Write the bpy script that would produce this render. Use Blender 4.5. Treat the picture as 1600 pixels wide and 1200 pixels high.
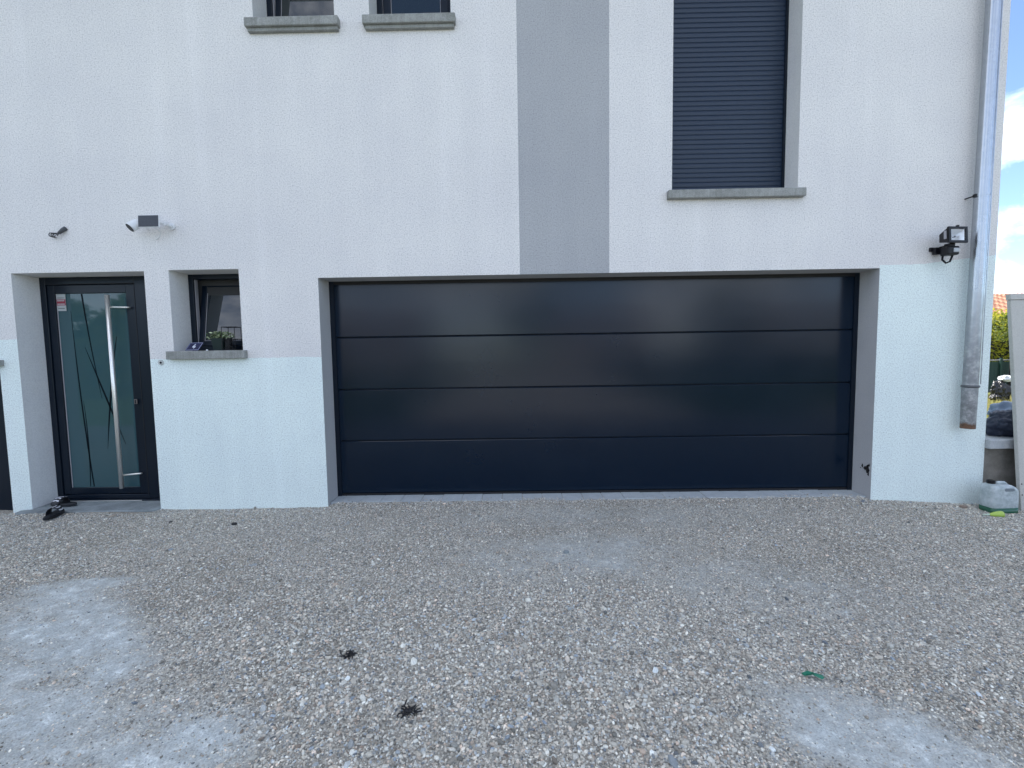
import bpy, bmesh, math, random
import numpy as np
from mathutils import Vector, Matrix, noise
random.seed(7); RNG = np.random.default_rng(7)
S = bpy.context.scene
for o in list(bpy.data.objects): bpy.data.objects.remove(o)
C = S.collection

# ------------------------------------------------------------------ camera
F, TILT, ROLL, YAW, CX, CD, CH = 717.43, 0.0716, -0.0155, -0.0102, 1.7682, 4.160, 1.400
cam = bpy.data.cameras.new('camera'); co = bpy.data.objects.new('camera', cam); C.objects.link(co)
fw = Vector((math.sin(YAW)*math.cos(TILT), math.cos(YAW)*math.cos(TILT), -math.sin(TILT)))
rr = Vector((math.cos(YAW), -math.sin(YAW), 0)); up = rr.cross(fw)
r2 = rr*math.cos(ROLL)+up*math.sin(ROLL); u2 = r2.cross(fw)
co.matrix_world = Matrix(((r2.x, u2.x, -fw.x, CX), (r2.y, u2.y, -fw.y, -CD), (r2.z, u2.z, -fw.z, CH), (0, 0, 0, 1)))
cam.sensor_width = 36; cam.lens = F/1600*36; cam.clip_start = 0.05; cam.clip_end = 3000
S.camera = co

# ------------------------------------------------------------------ world, sun, exposure
SUN_EL, SUN_AZ = math.radians(48), math.radians(-30)      # azimuth from +Y towards +X
w = bpy.data.worlds.new('World'); S.world = w; w.use_nodes = True
nt = w.node_tree; N = nt.nodes; L = nt.links; N.clear()
out = N.new('ShaderNodeOutputWorld'); bg = N.new('ShaderNodeBackground'); sky = N.new('ShaderNodeTexSky')
sky.sky_type = 'NISHITA'; sky.sun_disc = False; sky.sun_elevation = SUN_EL; sky.sun_rotation = SUN_AZ
sky.air_density = .85; sky.dust_density = .05; sky.altitude = 2200; sky.ozone_density = 1.0
tc = N.new('ShaderNodeTexCoord'); mp = N.new('ShaderNodeMapping'); mp.inputs['Scale'].default_value = (1, 1, 1.9); mp.inputs['Rotation'].default_value[2] = math.radians(220)
nz = N.new('ShaderNodeTexNoise'); nz.inputs['Scale'].default_value = 3.2; nz.inputs['Detail'].default_value = 9; nz.inputs['Roughness'].default_value = .58
nz.inputs['Distortion'].default_value = .25
cr = N.new('ShaderNodeValToRGB'); cr.color_ramp.elements[0].position = .46; cr.color_ramp.elements[1].position = .66
cm = N.new('ShaderNodeMixRGB'); cm.inputs[2].default_value = (9.5, 9.8, 10.4, 1)
L.new(tc.outputs['Generated'], mp.inputs[0]); L.new(mp.outputs[0], nz.inputs['Vector']); L.new(nz.outputs['Fac'], cr.inputs[0])
L.new(cr.outputs[0], cm.inputs[0]); L.new(sky.outputs[0], cm.inputs[1]); L.new(cm.outputs[0], bg.inputs[0]); L.new(bg.outputs[0], out.inputs[0])
bg.inputs['Strength'].default_value = .11
sd = bpy.data.lights.new('sun', 'SUN'); so = bpy.data.objects.new('sun', sd); C.objects.link(so)
sd.energy = 4.2; sd.angle = math.radians(.5); sd.color = (1, .95, .87)
sunv = Vector((math.sin(SUN_AZ)*math.cos(SUN_EL), math.cos(SUN_AZ)*math.cos(SUN_EL), math.sin(SUN_EL)))
so.rotation_euler = sunv.to_track_quat('Z', 'Y').to_euler(); so.location = (0, 10, 20)
S.view_settings.view_transform = 'Standard'; S.view_settings.look = 'None'; S.view_settings.gamma = 1
S.view_settings.use_curve_mapping = False; S.view_settings.exposure = 1.58
S.render.engine = 'CYCLES'

# ------------------------------------------------------------------ helpers
ORG = {}
class MB:
    def __init__(s): s.v = []; s.f = []; s.mi = []
    def quad(s, *p, m=0):
        b = len(s.v); s.v += [tuple(q) for q in p]; s.f.append(tuple(range(b, b+len(p)))); s.mi.append(m); return s
    def box(s, x0, x1, y0, y1, z0, z1, m=0, T=None):
        b = len(s.v)
        P = [(x0,y0,z0),(x1,y0,z0),(x1,y1,z0),(x0,y1,z0),(x0,y0,z1),(x1,y0,z1),(x1,y1,z1),(x0,y1,z1)]
        if T is not None: P = [tuple(T @ Vector(p)) for p in P]
        s.v += P
        for q in ((0,3,2,1),(4,5,6,7),(0,1,5,4),(1,2,6,5),(2,3,7,6),(3,0,4,7)): s.f.append(tuple(b+i for i in q)); s.mi.append(m)
        return s
    def tube(s, pts, r, n=12, m=0, caps=True):
        pts = [Vector(p) for p in pts]; rs = r if isinstance(r, (list, tuple)) else [r]*len(pts)
        b = len(s.v); pn = None
        for i, p in enumerate(pts):
            d = (pts[min(i+1, len(pts)-1)]-pts[max(i-1, 0)]).normalized()
            if pn is None:
                a = Vector((0,0,1)) if abs(d.z) < .9 else Vector((1,0,0)); pn = (a-d*a.dot(d)).normalized()
            else: pn = (pn-d*pn.dot(d)).normalized()
            q = d.cross(pn)
            for k in range(n):
                a = 2*math.pi*k/n; s.v.append(tuple(p+(pn*math.cos(a)+q*math.sin(a))*rs[i]))
        for i in range(len(pts)-1):
            for k in range(n):
                k2 = (k+1) % n; s.f.append((b+i*n+k, b+i*n+k2, b+(i+1)*n+k2, b+(i+1)*n+k)); s.mi.append(m)
        if caps:
            s.f.append(tuple(b+k for k in range(n))[::-1]); s.f.append(tuple(b+(len(pts)-1)*n+k for k in range(n))); s.mi += [m, m]
        return s
    def prism(s, poly, y0, y1, m=0, T=None):
        """outline in (x,z) extruded along y"""
        n = len(poly); b = len(s.v)
        P = [(x, y0, z) for x, z in poly]+[(x, y1, z) for x, z in poly]
        if T is not None: P = [tuple(T @ Vector(p)) for p in P]
        s.v += P
        s.f.append(tuple(b+i for i in range(n))); s.f.append(tuple(b+n+i for i in range(n))[::-1]); s.mi += [m, m]
        for i in range(n): j = (i+1) % n; s.f.append((b+i, b+n+i, b+n+j, b+j)); s.mi.append(m)
        return s
    def ring(s, outer, inner, y0, y1, T=None):
        """rectangular ring (x0,x1,z0,z1) between y0 (front) and y1"""
        a, c, e, g = outer; h, i, j, k = inner
        s.box(a, h, y0, y1, e, g, T=T); s.box(i, c, y0, y1, e, g, T=T); s.box(h, i, y0, y1, e, j, T=T); s.box(h, i, y0, y1, k, g, T=T); return s
    def build(s, name, mat, parent=None, smooth=False, bevel=0, seg=2, label=None):
        me = bpy.data.meshes.new(name); o_ = ORG.get(parent.name, Vector((0,0,0))) if parent else Vector((0,0,0))
        me.from_pydata([(x-o_.x, y-o_.y, z-o_.z) for x, y, z in s.v], [], s.f)
        mats = mat if isinstance(mat, list) else [mat]
        for m in mats: me.materials.append(m)
        me.polygons.foreach_set('material_index', s.mi)
        bm = bmesh.new(); bm.from_mesh(me)
        bmesh.ops.recalc_face_normals(bm, faces=bm.faces); bm.to_mesh(me); bm.free()
        ob = bpy.data.objects.new(name, me); C.objects.link(ob)
        if parent: ob.parent = parent; ORG[ob.name] = o_
        if smooth: me.shade_smooth() if hasattr(me, 'shade_smooth') else me.polygons.foreach_set('use_smooth', [True]*len(me.polygons))
        if bevel:
            b = ob.modifiers.new('bevel', 'BEVEL'); b.width = bevel; b.segments = seg; b.limit_method = 'ANGLE'; b.angle_limit = math.radians(40)
        if label: ob['label'] = label
        return ob
def tag(o, label, cat, group=None):
    o['label'] = label; o['category'] = cat
    if group: o['group'] = group
    return o
def thing(name, label, cat, loc=(0,0,0), group=None):
    o = bpy.data.objects.new(name, None); C.objects.link(o); o.location = loc; o.empty_display_size = .1
    ORG[o.name] = Vector(loc); return tag(o, label, cat, group)
def struct(o, kind='structure'): o['kind'] = kind; return o

class MT:
    """small node-material builder"""
    def __init__(s, name, base=(.5,.5,.5), rough=.6, metal=0, spec=.5, **kw):
        s.m = bpy.data.materials.new(name); s.m.use_nodes = True; s.t = s.m.node_tree; s.p = s.t.nodes['Principled BSDF']
        s.p.inputs['Base Color'].default_value = (*base, 1); s.p.inputs['Roughness'].default_value = rough
        s.p.inputs['Metallic'].default_value = metal; s.p.inputs['Specular IOR Level'].default_value = spec
        for k, v in kw.items(): s.p.inputs[k.replace('_', ' ')].default_value = v
        s.co = None; s.h = None
    def n(s, t, **kw):
        x = s.t.nodes.new(t)
        for k, v in kw.items():
            if k in x.inputs: x.inputs[k].default_value = v
            else: setattr(x, k, v)
        return x
    def l(s, a, b): s.t.links.new(a, b)
    def coord(s, scale=None):
        if s.co is None: s.co = s.n('ShaderNodeTexCoord').outputs['Object']
        if scale is None: return s.co
        m = s.n('ShaderNodeMapping'); m.inputs['Scale'].default_value = scale; s.l(s.co, m.inputs[0]); return m.outputs[0]
    def noise(s, sc, det=4, rough=.6, scale=None):
        x = s.n('ShaderNodeTexNoise', Scale=sc, Detail=det, Roughness=rough); s.l(s.coord(scale), x.inputs['Vector']); return x.outputs['Fac']
    def voro(s, sc, feature='F1', out='Distance', rnd=1):
        x = s.n('ShaderNodeTexVoronoi', Scale=sc, Randomness=rnd, feature=feature); s.l(s.coord(), x.inputs['Vector']); return x.outputs[out]
    def math(s, op, a, b=None, c=None, clamp=False):
        x = s.n('ShaderNodeMath', operation=op, use_clamp=clamp)
        for i, q in enumerate((a, b, c)):
            if q is None: continue
            if isinstance(q, (int, float)): x.inputs[i].default_value = q
            else: s.l(q, x.inputs[i])
        return x.outputs[0]
    def ramp(s, fac, stops):
        x = s.n('ShaderNodeValToRGB'); e = x.color_ramp.elements
        while len(e) < len(stops): e.new(.5)
        for i, (p, c) in enumerate(stops): e[i].position = p; e[i].color = (*c, 1) if len(c) == 3 else c
        s.l(fac, x.inputs[0]); return x.outputs[0]
    def val(s, fac, a, b, c0=0, c1=1):
        x = s.n('ShaderNodeMapRange'); x.inputs[1].default_value = a; x.inputs[2].default_value = b; x.inputs[3].default_value = c0; x.inputs[4].default_value = c1
        s.l(fac, x.inputs[0]); return x.outputs[0]
    def mix(s, fac, a, b, blend='MIX'):
        x = s.n('ShaderNodeMixRGB', blend_type=blend)
        for i, q in enumerate((fac, a, b)):
            if isinstance(q, tuple): x.inputs[i].default_value = (*q, 1)
            elif isinstance(q, (int, float)): x.inputs[i].default_value = q
            else: s.l(q, x.inputs[i])
        return x.outputs[0]
    def color(s, c): s.l(c, s.p.inputs['Base Color']); return s
    def rough(s, c): s.l(c, s.p.inputs['Roughness']); return s
    def bump(s, h, dist=.002, st=1):
        b = s.n('ShaderNodeBump', Distance=dist, Strength=st); s.l(h, b.inputs['Height'])
        if s.h is not None: s.l(s.h, b.inputs['Normal'])
        s.h = b.outputs[0]; s.l(s.h, s.p.inputs['Normal']); return s

# ------------------------------------------------------------------ materials
def render_mat(name, base, fresh=None, band=None, lo=.60, hi=1.16):
    m = MT(name, base, .92, spec=.2)
    big = m.noise(1.1, 5, .6); mid = m.noise(7, 5, .65); fine = m.noise(88, 3, .75); fine2 = m.noise(300, 2, .6)
    streak = m.noise(1, 4, .55, (5.5, 5.5, .35))
    col = base
    if fresh:
        xyz = m.n('ShaderNodeSeparateXYZ'); m.l(m.coord(), xyz.inputs[0]); x, z = xyz.outputs[0], xyz.outputs[2]
        zz = m.math('ADD', z, m.math('MULTIPLY', m.math('SUBTRACT', m.noise(6, 5, .7), .5), .03))
        lt = lambda a, b: m.math('LESS_THAN', a, b); gt = lambda a, b: m.math('GREATER_THAN', a, b)
        f1 = m.math('MULTIPLY', lt(x, 0), lt(zz, 1.375)); f2 = m.math('MULTIPLY', lt(x, -2.7), lt(zz, 1.575))
        rise = m.math('ADD', 2.112, m.math('MULTIPLY', m.math('MAXIMUM', m.math('SUBTRACT', x, 5.38), 0), .11))
        f3 = m.math('MULTIPLY', gt(x, 4.999), lt(zz, rise))
        fm = m.math('MAXIMUM', m.math('MAXIMUM', f1, f2), f3)
        col = m.mix(fm, base, fresh)
        b = m.math('MULTIPLY', m.math('MULTIPLY', gt(x, 1.812), lt(x, 2.608)), gt(z, 2.0))
        col = m.mix(b, col, band)
    dirt = m.ramp(big, [(.3, (.93, .93, .945)), (.7, (1.03, 1.03, 1.02))])
    col = m.mix(1, col, dirt, 'MULTIPLY')
    col = m.mix(.5, col, m.ramp(streak, [(.36, (.955, .957, .962)), (.56, (1, 1, 1)), (.72, (1.07, 1.07, 1.08))]), 'MULTIPLY')
    col = m.mix(1, col, m.ramp(fine, [(.30, (lo, lo, lo+.02)), (.44, (.95, .95, .95)), (.66, (hi, hi, hi))]), 'MULTIPLY')
    m.color(col); m.bump(m.math('ADD', m.math('MULTIPLY', fine, .7), m.math('MULTIPLY', fine2, .3)), .0045, .8); m.bump(mid, .004, .4)
    return m.m
M = {}
M['render'] = render_mat('white_roughcast', (.745, .725, .705), (.78, .86, .83), (.41, .415, .425))
M['reveal_white'] = render_mat('white_reveal_render', (.80, .79, .77), lo=.85, hi=1.04)
M['reveal_grey'] = render_mat('grey_reveal_render', (.50, .50, .50), lo=.85, hi=1.04)
def sillmat():
    m = MT('concrete_sill', (.33, .33, .31), .85, spec=.3)
    c = m.mix(1, m.ramp(m.noise(9, 6, .7), [(.3, (.24, .245, .23)), (.6, (.35, .355, .34)), (.8, (.40, .40, .39))]), m.ramp(m.noise(110, 3, .7), [(.3, (.72,.72,.72)), (.6, (1.05,1.05,1.05))]), 'MULTIPLY')
    c = m.mix(.5, c, m.ramp(m.noise(1, 3, .6, (60, 60, 3)), [(.35, (.75,.75,.73)), (.65, (1.05,1.05,1.05))]), 'MULTIPLY')
    m.color(c); m.bump(m.noise(120, 3, .7), .002, .6); m.bump(m.noise(14, 3, .5), .004, .5); return m.m
M['sill'] = sillmat()
def lacq(name, base, rough=.3, bumpy=.0, fine=True):
    m = MT(name, base, rough, spec=.5)
    if name[:10] == 'anthracite': m.p.inputs['Specular IOR Level'].default_value = .32
    if name[:10] == 'navy_satin': m.p.inputs['IOR'].default_value = 1.43
    m.color(m.mix(1, base, m.ramp(m.noise(2.5, 5, .6), [(.3, (.95,.95,.96)), (.7, (1.05,1.05,1.04))]), 'MULTIPLY'))
    m.rough(m.val(m.noise(2.5, 2, .4), .3, .7, rough-.015, rough+.02))
    if fine and name[:10] != 'navy_satin': m.bump(m.noise(260, 2, .5), .0006, .12)
    if bumpy: m.bump(m.noise(1.6, 2, .4, (1, 1, 1.5)), .02, bumpy)
    return m.m
M['garage'] = lacq('navy_satin_lacquer', (.0008, .0085, .022), .18, .08)
M['frame'] = lacq('anthracite_aluminium', (.004, .009, .018), .3)
M['shutter'] = lacq('navy_slat_coating', (.006, .019, .044), .42)
M['seal'] = MT('black_rubber', (.006, .006, .008), .6).m
M['black'] = MT('black_plastic', (.006, .006, .008), .42, spec=.3).m
M['door_glass'] = MT('frosted_teal_glass', (.042, .092, .105), .035, spec=.6).m
M['etch'] = MT('clear_groove_in_glass', (.002, .006, .010), .5, spec=.1).m
def glass():
    m = MT('window_glass', (.012, .018, .022), .015, spec=.9); m.bump(m.noise(2.2, 1, .3), .01, .03); return m.m
M['glass'] = glass()
M['bead'] = MT('pale_spacer', (.35, .34, .36), .4).m
M['steel'] = MT('brushed_steel', (.86, .84, .79), .34, .75).m
M['white_plastic'] = MT('white_plastic', (.72, .73, .74), .3).m
def solar():
    m = MT('solar_cells', (.03, .035, .045), .35); m.color(m.ramp(m.voro(60), [(.2, (.028, .035, .048)), (.6, (.02, .025, .035))])); return m.m
M['solar'] = solar()
def zinc():
    m = MT('galvanised_steel', (.45, .47, .49), .3, .9)
    xyz = m.n('ShaderNodeSeparateXYZ'); m.l(m.coord(), xyz.inputs[0]); z = xyz.outputs[2]
    sp = m.voro(34, out='Color'); sep = m.n('ShaderNodeSeparateColor'); m.l(sp, sep.inputs[0])
    clean = m.mix(sep.outputs[0], (.39, .42, .45), (.43, .455, .49)); 
    old = m.ramp(m.noise(16, 6, .72), [(.3, (.13, .135, .14)), (.5, (.24, .245, .25)), (.66, (.46, .46, .46))])
    oldf = m.val(m.math('ADD', z, m.math('MULTIPLY', m.noise(5, 4, .6), .7)), 1.25, 2.3, 1, 0)
    c = m.mix(oldf, clean, old)
    rf = m.val(m.math('ADD', z, m.math('MULTIPLY', m.math('SUBTRACT', m.noise(28, 4, .7), .5), .09)), .715, .69, 0, 1)
    c = m.mix(rf, c, m.ramp(m.noise(40, 4, .7), [(.3, (.05, .022, .013)), (.7, (.20, .10, .05))]))
    m.color(c); m.l(m.math('SUBTRACT', .88, m.math('MAXIMUM', m.math('MULTIPLY', oldf, .55), m.math('MULTIPLY', rf, .88)), clamp=True), m.p.inputs['Metallic'])
    m.rough(m.math('ADD', .27, m.math('MULTIPLY', oldf, .26))); m.bump(m.noise(9, 3, .5), .004, .25); return m.m
M['zinc'] = zinc()
def conc(name, a, b, sc=6):
    m = MT(name, a, .9, spec=.25)
    m.color(m.mix(1, m.ramp(m.noise(sc, 7, .7), [(.3, a), (.7, b)]), m.ramp(m.noise(150, 3, .7), [(.3, (.8,.8,.8)), (.65, (1.06,1.06,1.06))]), 'MULTIPLY'))
    m.bump(m.noise(90, 4, .7), .004, .6); return m.m
M['slab'] = conc('entrance_slab_concrete', (.17, .19, .195), (.33, .37, .38))
M['paver'] = conc('kerb_paver_concrete', (.40, .44, .46), (.52, .56, .58), 9)
M['lowwall'] = conc('rough_brown_render', (.17, .155, .13), (.31, .29, .26), 8)
M['coping'] = conc('pale_coping_concrete', (.38, .40, .41), (.5, .51, .52), 12)
M['panel'] = conc('beige_coated_sheet', (.50, .49, .45), (.55, .54, .50), 2)
def groundmat():
    m = MT('compacted_gravel', (.2,.2,.2), .95, spec=.2)
    at = m.n('ShaderNodeAttribute', attribute_name='dust'); d = at.outputs['Fac']
    v = m.n('ShaderNodeTexVoronoi', Scale=95.0); m.l(m.coord(), v.inputs['Vector'])
    v2 = m.n('ShaderNodeTexVoronoi', Scale=210.0); m.l(m.coord(), v2.inputs['Vector'])
    s1 = m.n('ShaderNodeSeparateColor'); m.l(v.outputs['Color'], s1.inputs[0]); s2 = m.n('ShaderNodeSeparateColor'); m.l(v2.outputs['Color'], s2.inputs[0])
    st = m.ramp(s1.outputs[0], [(0, (.20, .20, .195)), (.35, (.31, .305, .295)), (.7, (.40, .39, .375)), (.95, (.58, .57, .555))])
    st2 = m.ramp(s2.outputs[1], [(0, (.21, .21, .21)), (.5, (.33, .325, .32)), (1, (.52, .51, .50))])
    st = m.mix(.45, st, st2)
    st = m.mix(1, st, m.ramp(v.outputs['Distance'], [(.25, (1.05,1.05,1.05)), (.8, (.55,.55,.55))]), 'MULTIPLY')
    st = m.mix(1, st, m.ramp(m.noise(.9, 5, .6), [(.32, (.78, .75, .70)), (.5, (1, .98, .96)), (.7, (1.12, 1.12, 1.12))]), 'MULTIPLY')
    du = m.ramp(m.noise(18, 8, .75), [(.3, (.33, .36, .39)), (.5, (.42, .455, .49)), (.74, (.74, .79, .84))])
    du = m.mix(.55, du, m.mix(1, du, m.ramp(s2.outputs[0], [(.1, (.6,.6,.6)), (.6, (1.1,1.1,1.1))]), 'MULTIPLY'))
    dd = m.math('ADD', d, m.math('MULTIPLY', m.math('SUBTRACT', m.noise(22, 8, .8), .5), 1.8))
    k = m.val(dd, .05, 1.05)
    kk = m.math('MULTIPLY', k, m.math('GREATER_THAN', d, .02))
    m.color(m.mix(1, m.mix(kk, m.mix(1, st, (.93, .93, .93), 'MULTIPLY'), m.mix(1, du, (.87, .88, .89), 'MULTIPLY')), (1.39, 1.35, 1.22), 'MULTIPLY'))
    hh = m.math('ADD', m.math('MULTIPLY', m.math('SUBTRACT', 1, v.outputs['Distance']), .7), m.math('MULTIPLY', m.math('SUBTRACT', 1, v2.outputs['Distance']), .35))
    hh = m.math('MULTIPLY', hh, m.math('SUBTRACT', 1, m.math('MULTIPLY', kk, .75)))
    m.bump(hh, .008, .9); m.bump(m.noise(60, 6, .8), .003, .6); m.bump(m.noise(13, 4, .6), .012, .5); return m.m
M['ground'] = groundmat()
def stonemat():
    m = MT('gravel_stone', (.3,.3,.3), .85, spec=.25)
    oi = m.n('ShaderNodeObjectInfo').outputs['Random']; wn = m.n('ShaderNodeTexWhiteNoise', noise_dimensions='1D'); m.l(oi, wn.inputs['W'])
    c = m.ramp(oi, [(0, (.12, .12, .117)), (.12, (.21, .205, .198)), (.35, (.31, .30, .285)), (.62, (.41, .40, .385)), (.82, (.49, .48, .465)), (.95, (.60, .595, .58)), (1, (.74, .74, .73))])
    t = m.ramp(wn.outputs['Value'], [(0, (1.1, .92, .84)), (.12, (1.03, .98, .94)), (.5, (1, 1, 1)), (.82, (.97, 1.0, 1.03)), (.95, (.72, .82, .98)), (1, (.45, .55, .72))])
    c = m.mix(1, c, t, 'MULTIPLY'); c = m.mix(.6, c, m.ramp(m.noise(3, 4, .6), [(.3, (.75,.75,.75)), (.7, (1.15,1.15,1.15))]), 'MULTIPLY'); c = m.mix(1, c, (1.38, 1.345, 1.215), 'MULTIPLY')
    m.color(c); return m.m
M['stone'] = stonemat()
def soil(name, cols, sc=5):
    m = MT(name, cols[0], .95, spec=.1); m.color(m.ramp(m.noise(sc, 8, .75), [(.3, cols[0]), (.7, cols[1])])); m.bump(m.noise(sc*8, 5, .7), .02, .6); return m.m
M['grassland'] = soil('dry_lawn', ((.10, .12, .035), (.20, .20, .08)), 3)

# ------------------------------------------------------------------ ground
def sstep(a, b, x): t = np.clip((x-a)/(b-a), 0, 1); return t*t*(3-2*t)
def blob(x, y, cx, cy, rx, ry, ang=0, soft=.5):
    c, s = math.cos(ang), math.sin(ang); dx, dy = x-cx, y-cy
    u, v = (dx*c+dy*s)/rx, (-dx*s+dy*c)/ry
    return 1-sstep(1-soft, 1+soft, np.sqrt(u*u+v*v))
def vnoise(x, y, sc, seed=0):
    """smooth value noise on arrays"""
    r = np.random.default_rng(seed).random((256, 256)); x = x*sc+57.3; y = y*sc+91.7
    xi = np.floor(x).astype(int); yi = np.floor(y).astype(int); fx = x-xi; fy = y-yi; fx = fx*fx*(3-2*fx); fy = fy*fy*(3-2*fy)
    g = lambda a, b: r[a % 256, b % 256]
    return (g(xi, yi)*(1-fx)+g(xi+1, yi)*fx)*(1-fy)+(g(xi, yi+1)*(1-fx)+g(xi+1, yi+1)*fx)*fy
def hgt(x, y):
    z = -.016+0*x
    z = z-.048*sstep(4.9, 6.1, x)*sstep(-1.2, -.1, y)
    z = z-.03*sstep(-2.7, -3.05, x)*sstep(-.6, -.1, y)
    z = z+.011*(vnoise(x, y, 1.7, 1)-.5)*sstep(0, -.5, y)+.006*(vnoise(x, y, 6, 2)-.5)
    z = z+.020*sstep(-.35, .04, y)*sstep(-.05, .1, x)*sstep(5.05, 4.9, x)
    z = z-.012*blob(x, y, -.9, -.06, .9, .09)            # small scoured strip at the wall foot
    return z
def dust(x, y):
    d = .95*blob(x, y, -.25, -2.55, .95, .42, -.5, .8)
    d = np.maximum(d, .9*blob(x, y, .42, -2.62, .32, .22, 0, .8))
    d = np.maximum(d, .85*blob(x, y, -.75, -1.75, .5, .28, -.4, .45))
    d = np.maximum(d, .8*blob(x, y, -1.0, -1.42, .35, .10, .15, .4))
    d = np.maximum(d, .85*blob(x, y, -.35, -2.05, .5, .22, -.4, .5))
    d = np.maximum(d, 1.5*blob(x, y, .52, -2.62, .22, .16, .4, .8))
    d = np.maximum(d, 1.0*blob(x, y, 3.1, -2.62, .38, .22, -.35, .8))
    d = np.maximum(d, .55*blob(x, y, 2.2, -1.05, .75, .38, 0, .6))
    d = np.maximum(d, .35*blob(x, y, 2.6, -.35, 1.3, .25, 0, .6))
    d = np.maximum(d, .40*blob(x, y, 3.2, -1.5, .7, .35, -.3, .6))
    return np.clip(d*(.35+.75*vnoise(x, y, 4.5, 3)+.5*vnoise(x*.6+y*.5, y*1.6, 9, 13)), 0, 1)
GX0, GX1, GY0, GY1, GS = -5.5, 8.5, -4.8, 0.30, .025
nx, ny = int((GX1-GX0)/GS)+1, int((GY1-GY0)/GS)+1
X, Y = np.meshgrid(np.linspace(GX0, GX1, nx), np.linspace(GY0, GY1, ny)); Xf, Yf = X.ravel(), Y.ravel()
Zf = hgt(Xf, Yf)+.003*(vnoise(Xf, Yf, 22, 4)-.5)
idx = np.arange(nx*ny).reshape(ny, nx)
fc = np.stack([idx[:-1, :-1], idx[:-1, 1:], idx[1:, 1:], idx[1:, :-1]], -1).reshape(-1, 4)
me = bpy.data.meshes.new('driveway'); me.vertices.add(nx*ny); me.vertices.foreach_set('co', np.stack([Xf, Yf, Zf], 1).ravel().astype('f'))
me.loops.add(fc.size); me.loops.foreach_set('vertex_index', fc.ravel().astype('i')); me.polygons.add(len(fc))
me.polygons.foreach_set('loop_start', np.arange(0, fc.size, 4, dtype='i')); me.update(calc_edges=True); me.validate()
a = me.attributes.new('dust', 'FLOAT', 'POINT'); a.data.foreach_set('value', dust(Xf, Yf).astype('f'))
me.shade_smooth(); me.materials.append(M['ground']); o = bpy.data.objects.new('driveway', me); C.objects.link(o); struct(o)
# ground beyond, to the horizon (grass), and the sunny court behind the camera (gravel)
struct(MB().quad((-900,-900,-.16),(900,-900,-.16),(900,900,-.16),(-900,900,-.16)).build('ground', M['grassland']))
def plainmat():
    m = MT('distant_gravel', (.27,.26,.24), .95); m.color(m.ramp(m.noise(1.2, 8, .75), [(.3, (.21,.2,.185)), (.7, (.33,.32,.30))])); return m.m
struct(MB().quad((-70,-23.9,-.10),(-.6,-23.9,-.10),(-.6,-4.8,-.10),(-70,-4.8,-.10)).quad((5.8,-23.9,-.10),(70,-23.9,-.10),(70,-4.8,-.10),(5.8,-4.8,-.10)).build('lawn', soil('darkened_lawn', ((.025,.04,.012), (.05,.075,.02)), 3)))  # lawn colour darkened so its reflection in the glass stays dark
struct(MB().box(-.6, 5.8, -24, -4.8, -.3, -.03).build('drive_strip', plainmat()))
struct(MB().box(-60, 60, -31, -24.0, -.3, -.05).build('road', MT('asphalt', (.06,.06,.062), .85).m))
struct(MB().box(8.5, 18, -6.0, .3, -.3, -.035).build('verge', plainmat())); struct(MB().box(-16, -5.5, -4.8, .3, -.3, -.035).build('verge', plainmat()))

# gravel stones as one instanced mass
protos = bpy.data.collections.new('gravel_shapes')
for k in range(7):
    bm = bmesh.new(); bmesh.ops.create_icosphere(bm, subdivisions=1, radius=1)
    sx, sy, sz = random.uniform(.9, 1.25), random.uniform(.65, .95), random.uniform(.42, .62)
    for v in bm.verts:
        j = 1+random.uniform(-.22, .22); v.co = Vector((v.co.x*sx*j, v.co.y*sy*j, v.co.z*sz*j))
    pm = bpy.data.meshes.new('gravel_stone'); bm.to_mesh(pm); bm.free(); pm.materials.append(M['stone'])
    po = bpy.data.objects.new('gravel_stone', pm); protos.objects.link(po)
def scatter(n, x0, x1, y0, y1):
    x = RNG.uniform(x0, x1, n); y = RNG.uniform(y0, y1, n); return x, y
xs, ys = [], []
for n, b in ((250000, (-3.6, 7.2, -1.5, .02)), (240000, (-2.2, 6.2, -3.1, -1.5)), (42000, (-4.6, 7.6, -4.6, -3.1)), (13000, (0, 5, 0, .16))):
    x, y = scatter(n, *b); xs.append(x); ys.append(y)
x = np.concatenate(xs); y = np.concatenate(ys)
coarse = blob(x, y, 1.7, -2.3, 1.5, .8, .2, .8)*.8+.5*vnoise(x, y, 1.3, 8)
r = np.exp(RNG.normal(math.log(.0033), .38, len(x)))*(1+.42*coarse)
big = RNG.random(len(x)) < .006; r[big] *= RNG.uniform(1.5, 2.3, big.sum()); r = np.clip(r, .0025, .021)
r = r*(1-.35*dust(x, y))
d = dust(x, y); d2 = np.clip(d+.55*(vnoise(x, y, 13, 5)-.5)*(d > .05)+.3*(vnoise(x, y, 34, 6)-.5)*(d > .05), 0, 1)
keep = RNG.random(len(x)) > np.clip(d2*1.12, 0, .86)
keep &= (y < 0) | ((x > .01) & (x < 4.99) & (y < .045+.07*vnoise(x, 0*x, 3.5, 7)+.04*RNG.random(len(x))))
keep &= ~((x < -1.57) & (x > -2.80) & (y > -.085-.05*vnoise(x, 0*x, 5, 9)))
x, y, r = x[keep], y[keep], r[keep]; n = len(x)
z = hgt(x, y)+r*RNG.uniform(-.05, .42, n)
me = bpy.data.meshes.new('loose_gravel'); me.vertices.add(n); me.vertices.foreach_set('co', np.stack([x, y, z], 1).ravel().astype('f'))
me.attributes.new('rad', 'FLOAT', 'POINT').data.foreach_set('value', r.astype('f'))
rot = np.stack([RNG.normal(0, .35, n), RNG.normal(0, .35, n), RNG.uniform(0, 6.28, n)], 1)
me.attributes.new('rot', 'FLOAT_VECTOR', 'POINT').data.foreach_set('vector', rot.ravel().astype('f'))
go = bpy.data.objects.new('loose_gravel', me); C.objects.link(go); struct(go, 'stuff')
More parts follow.
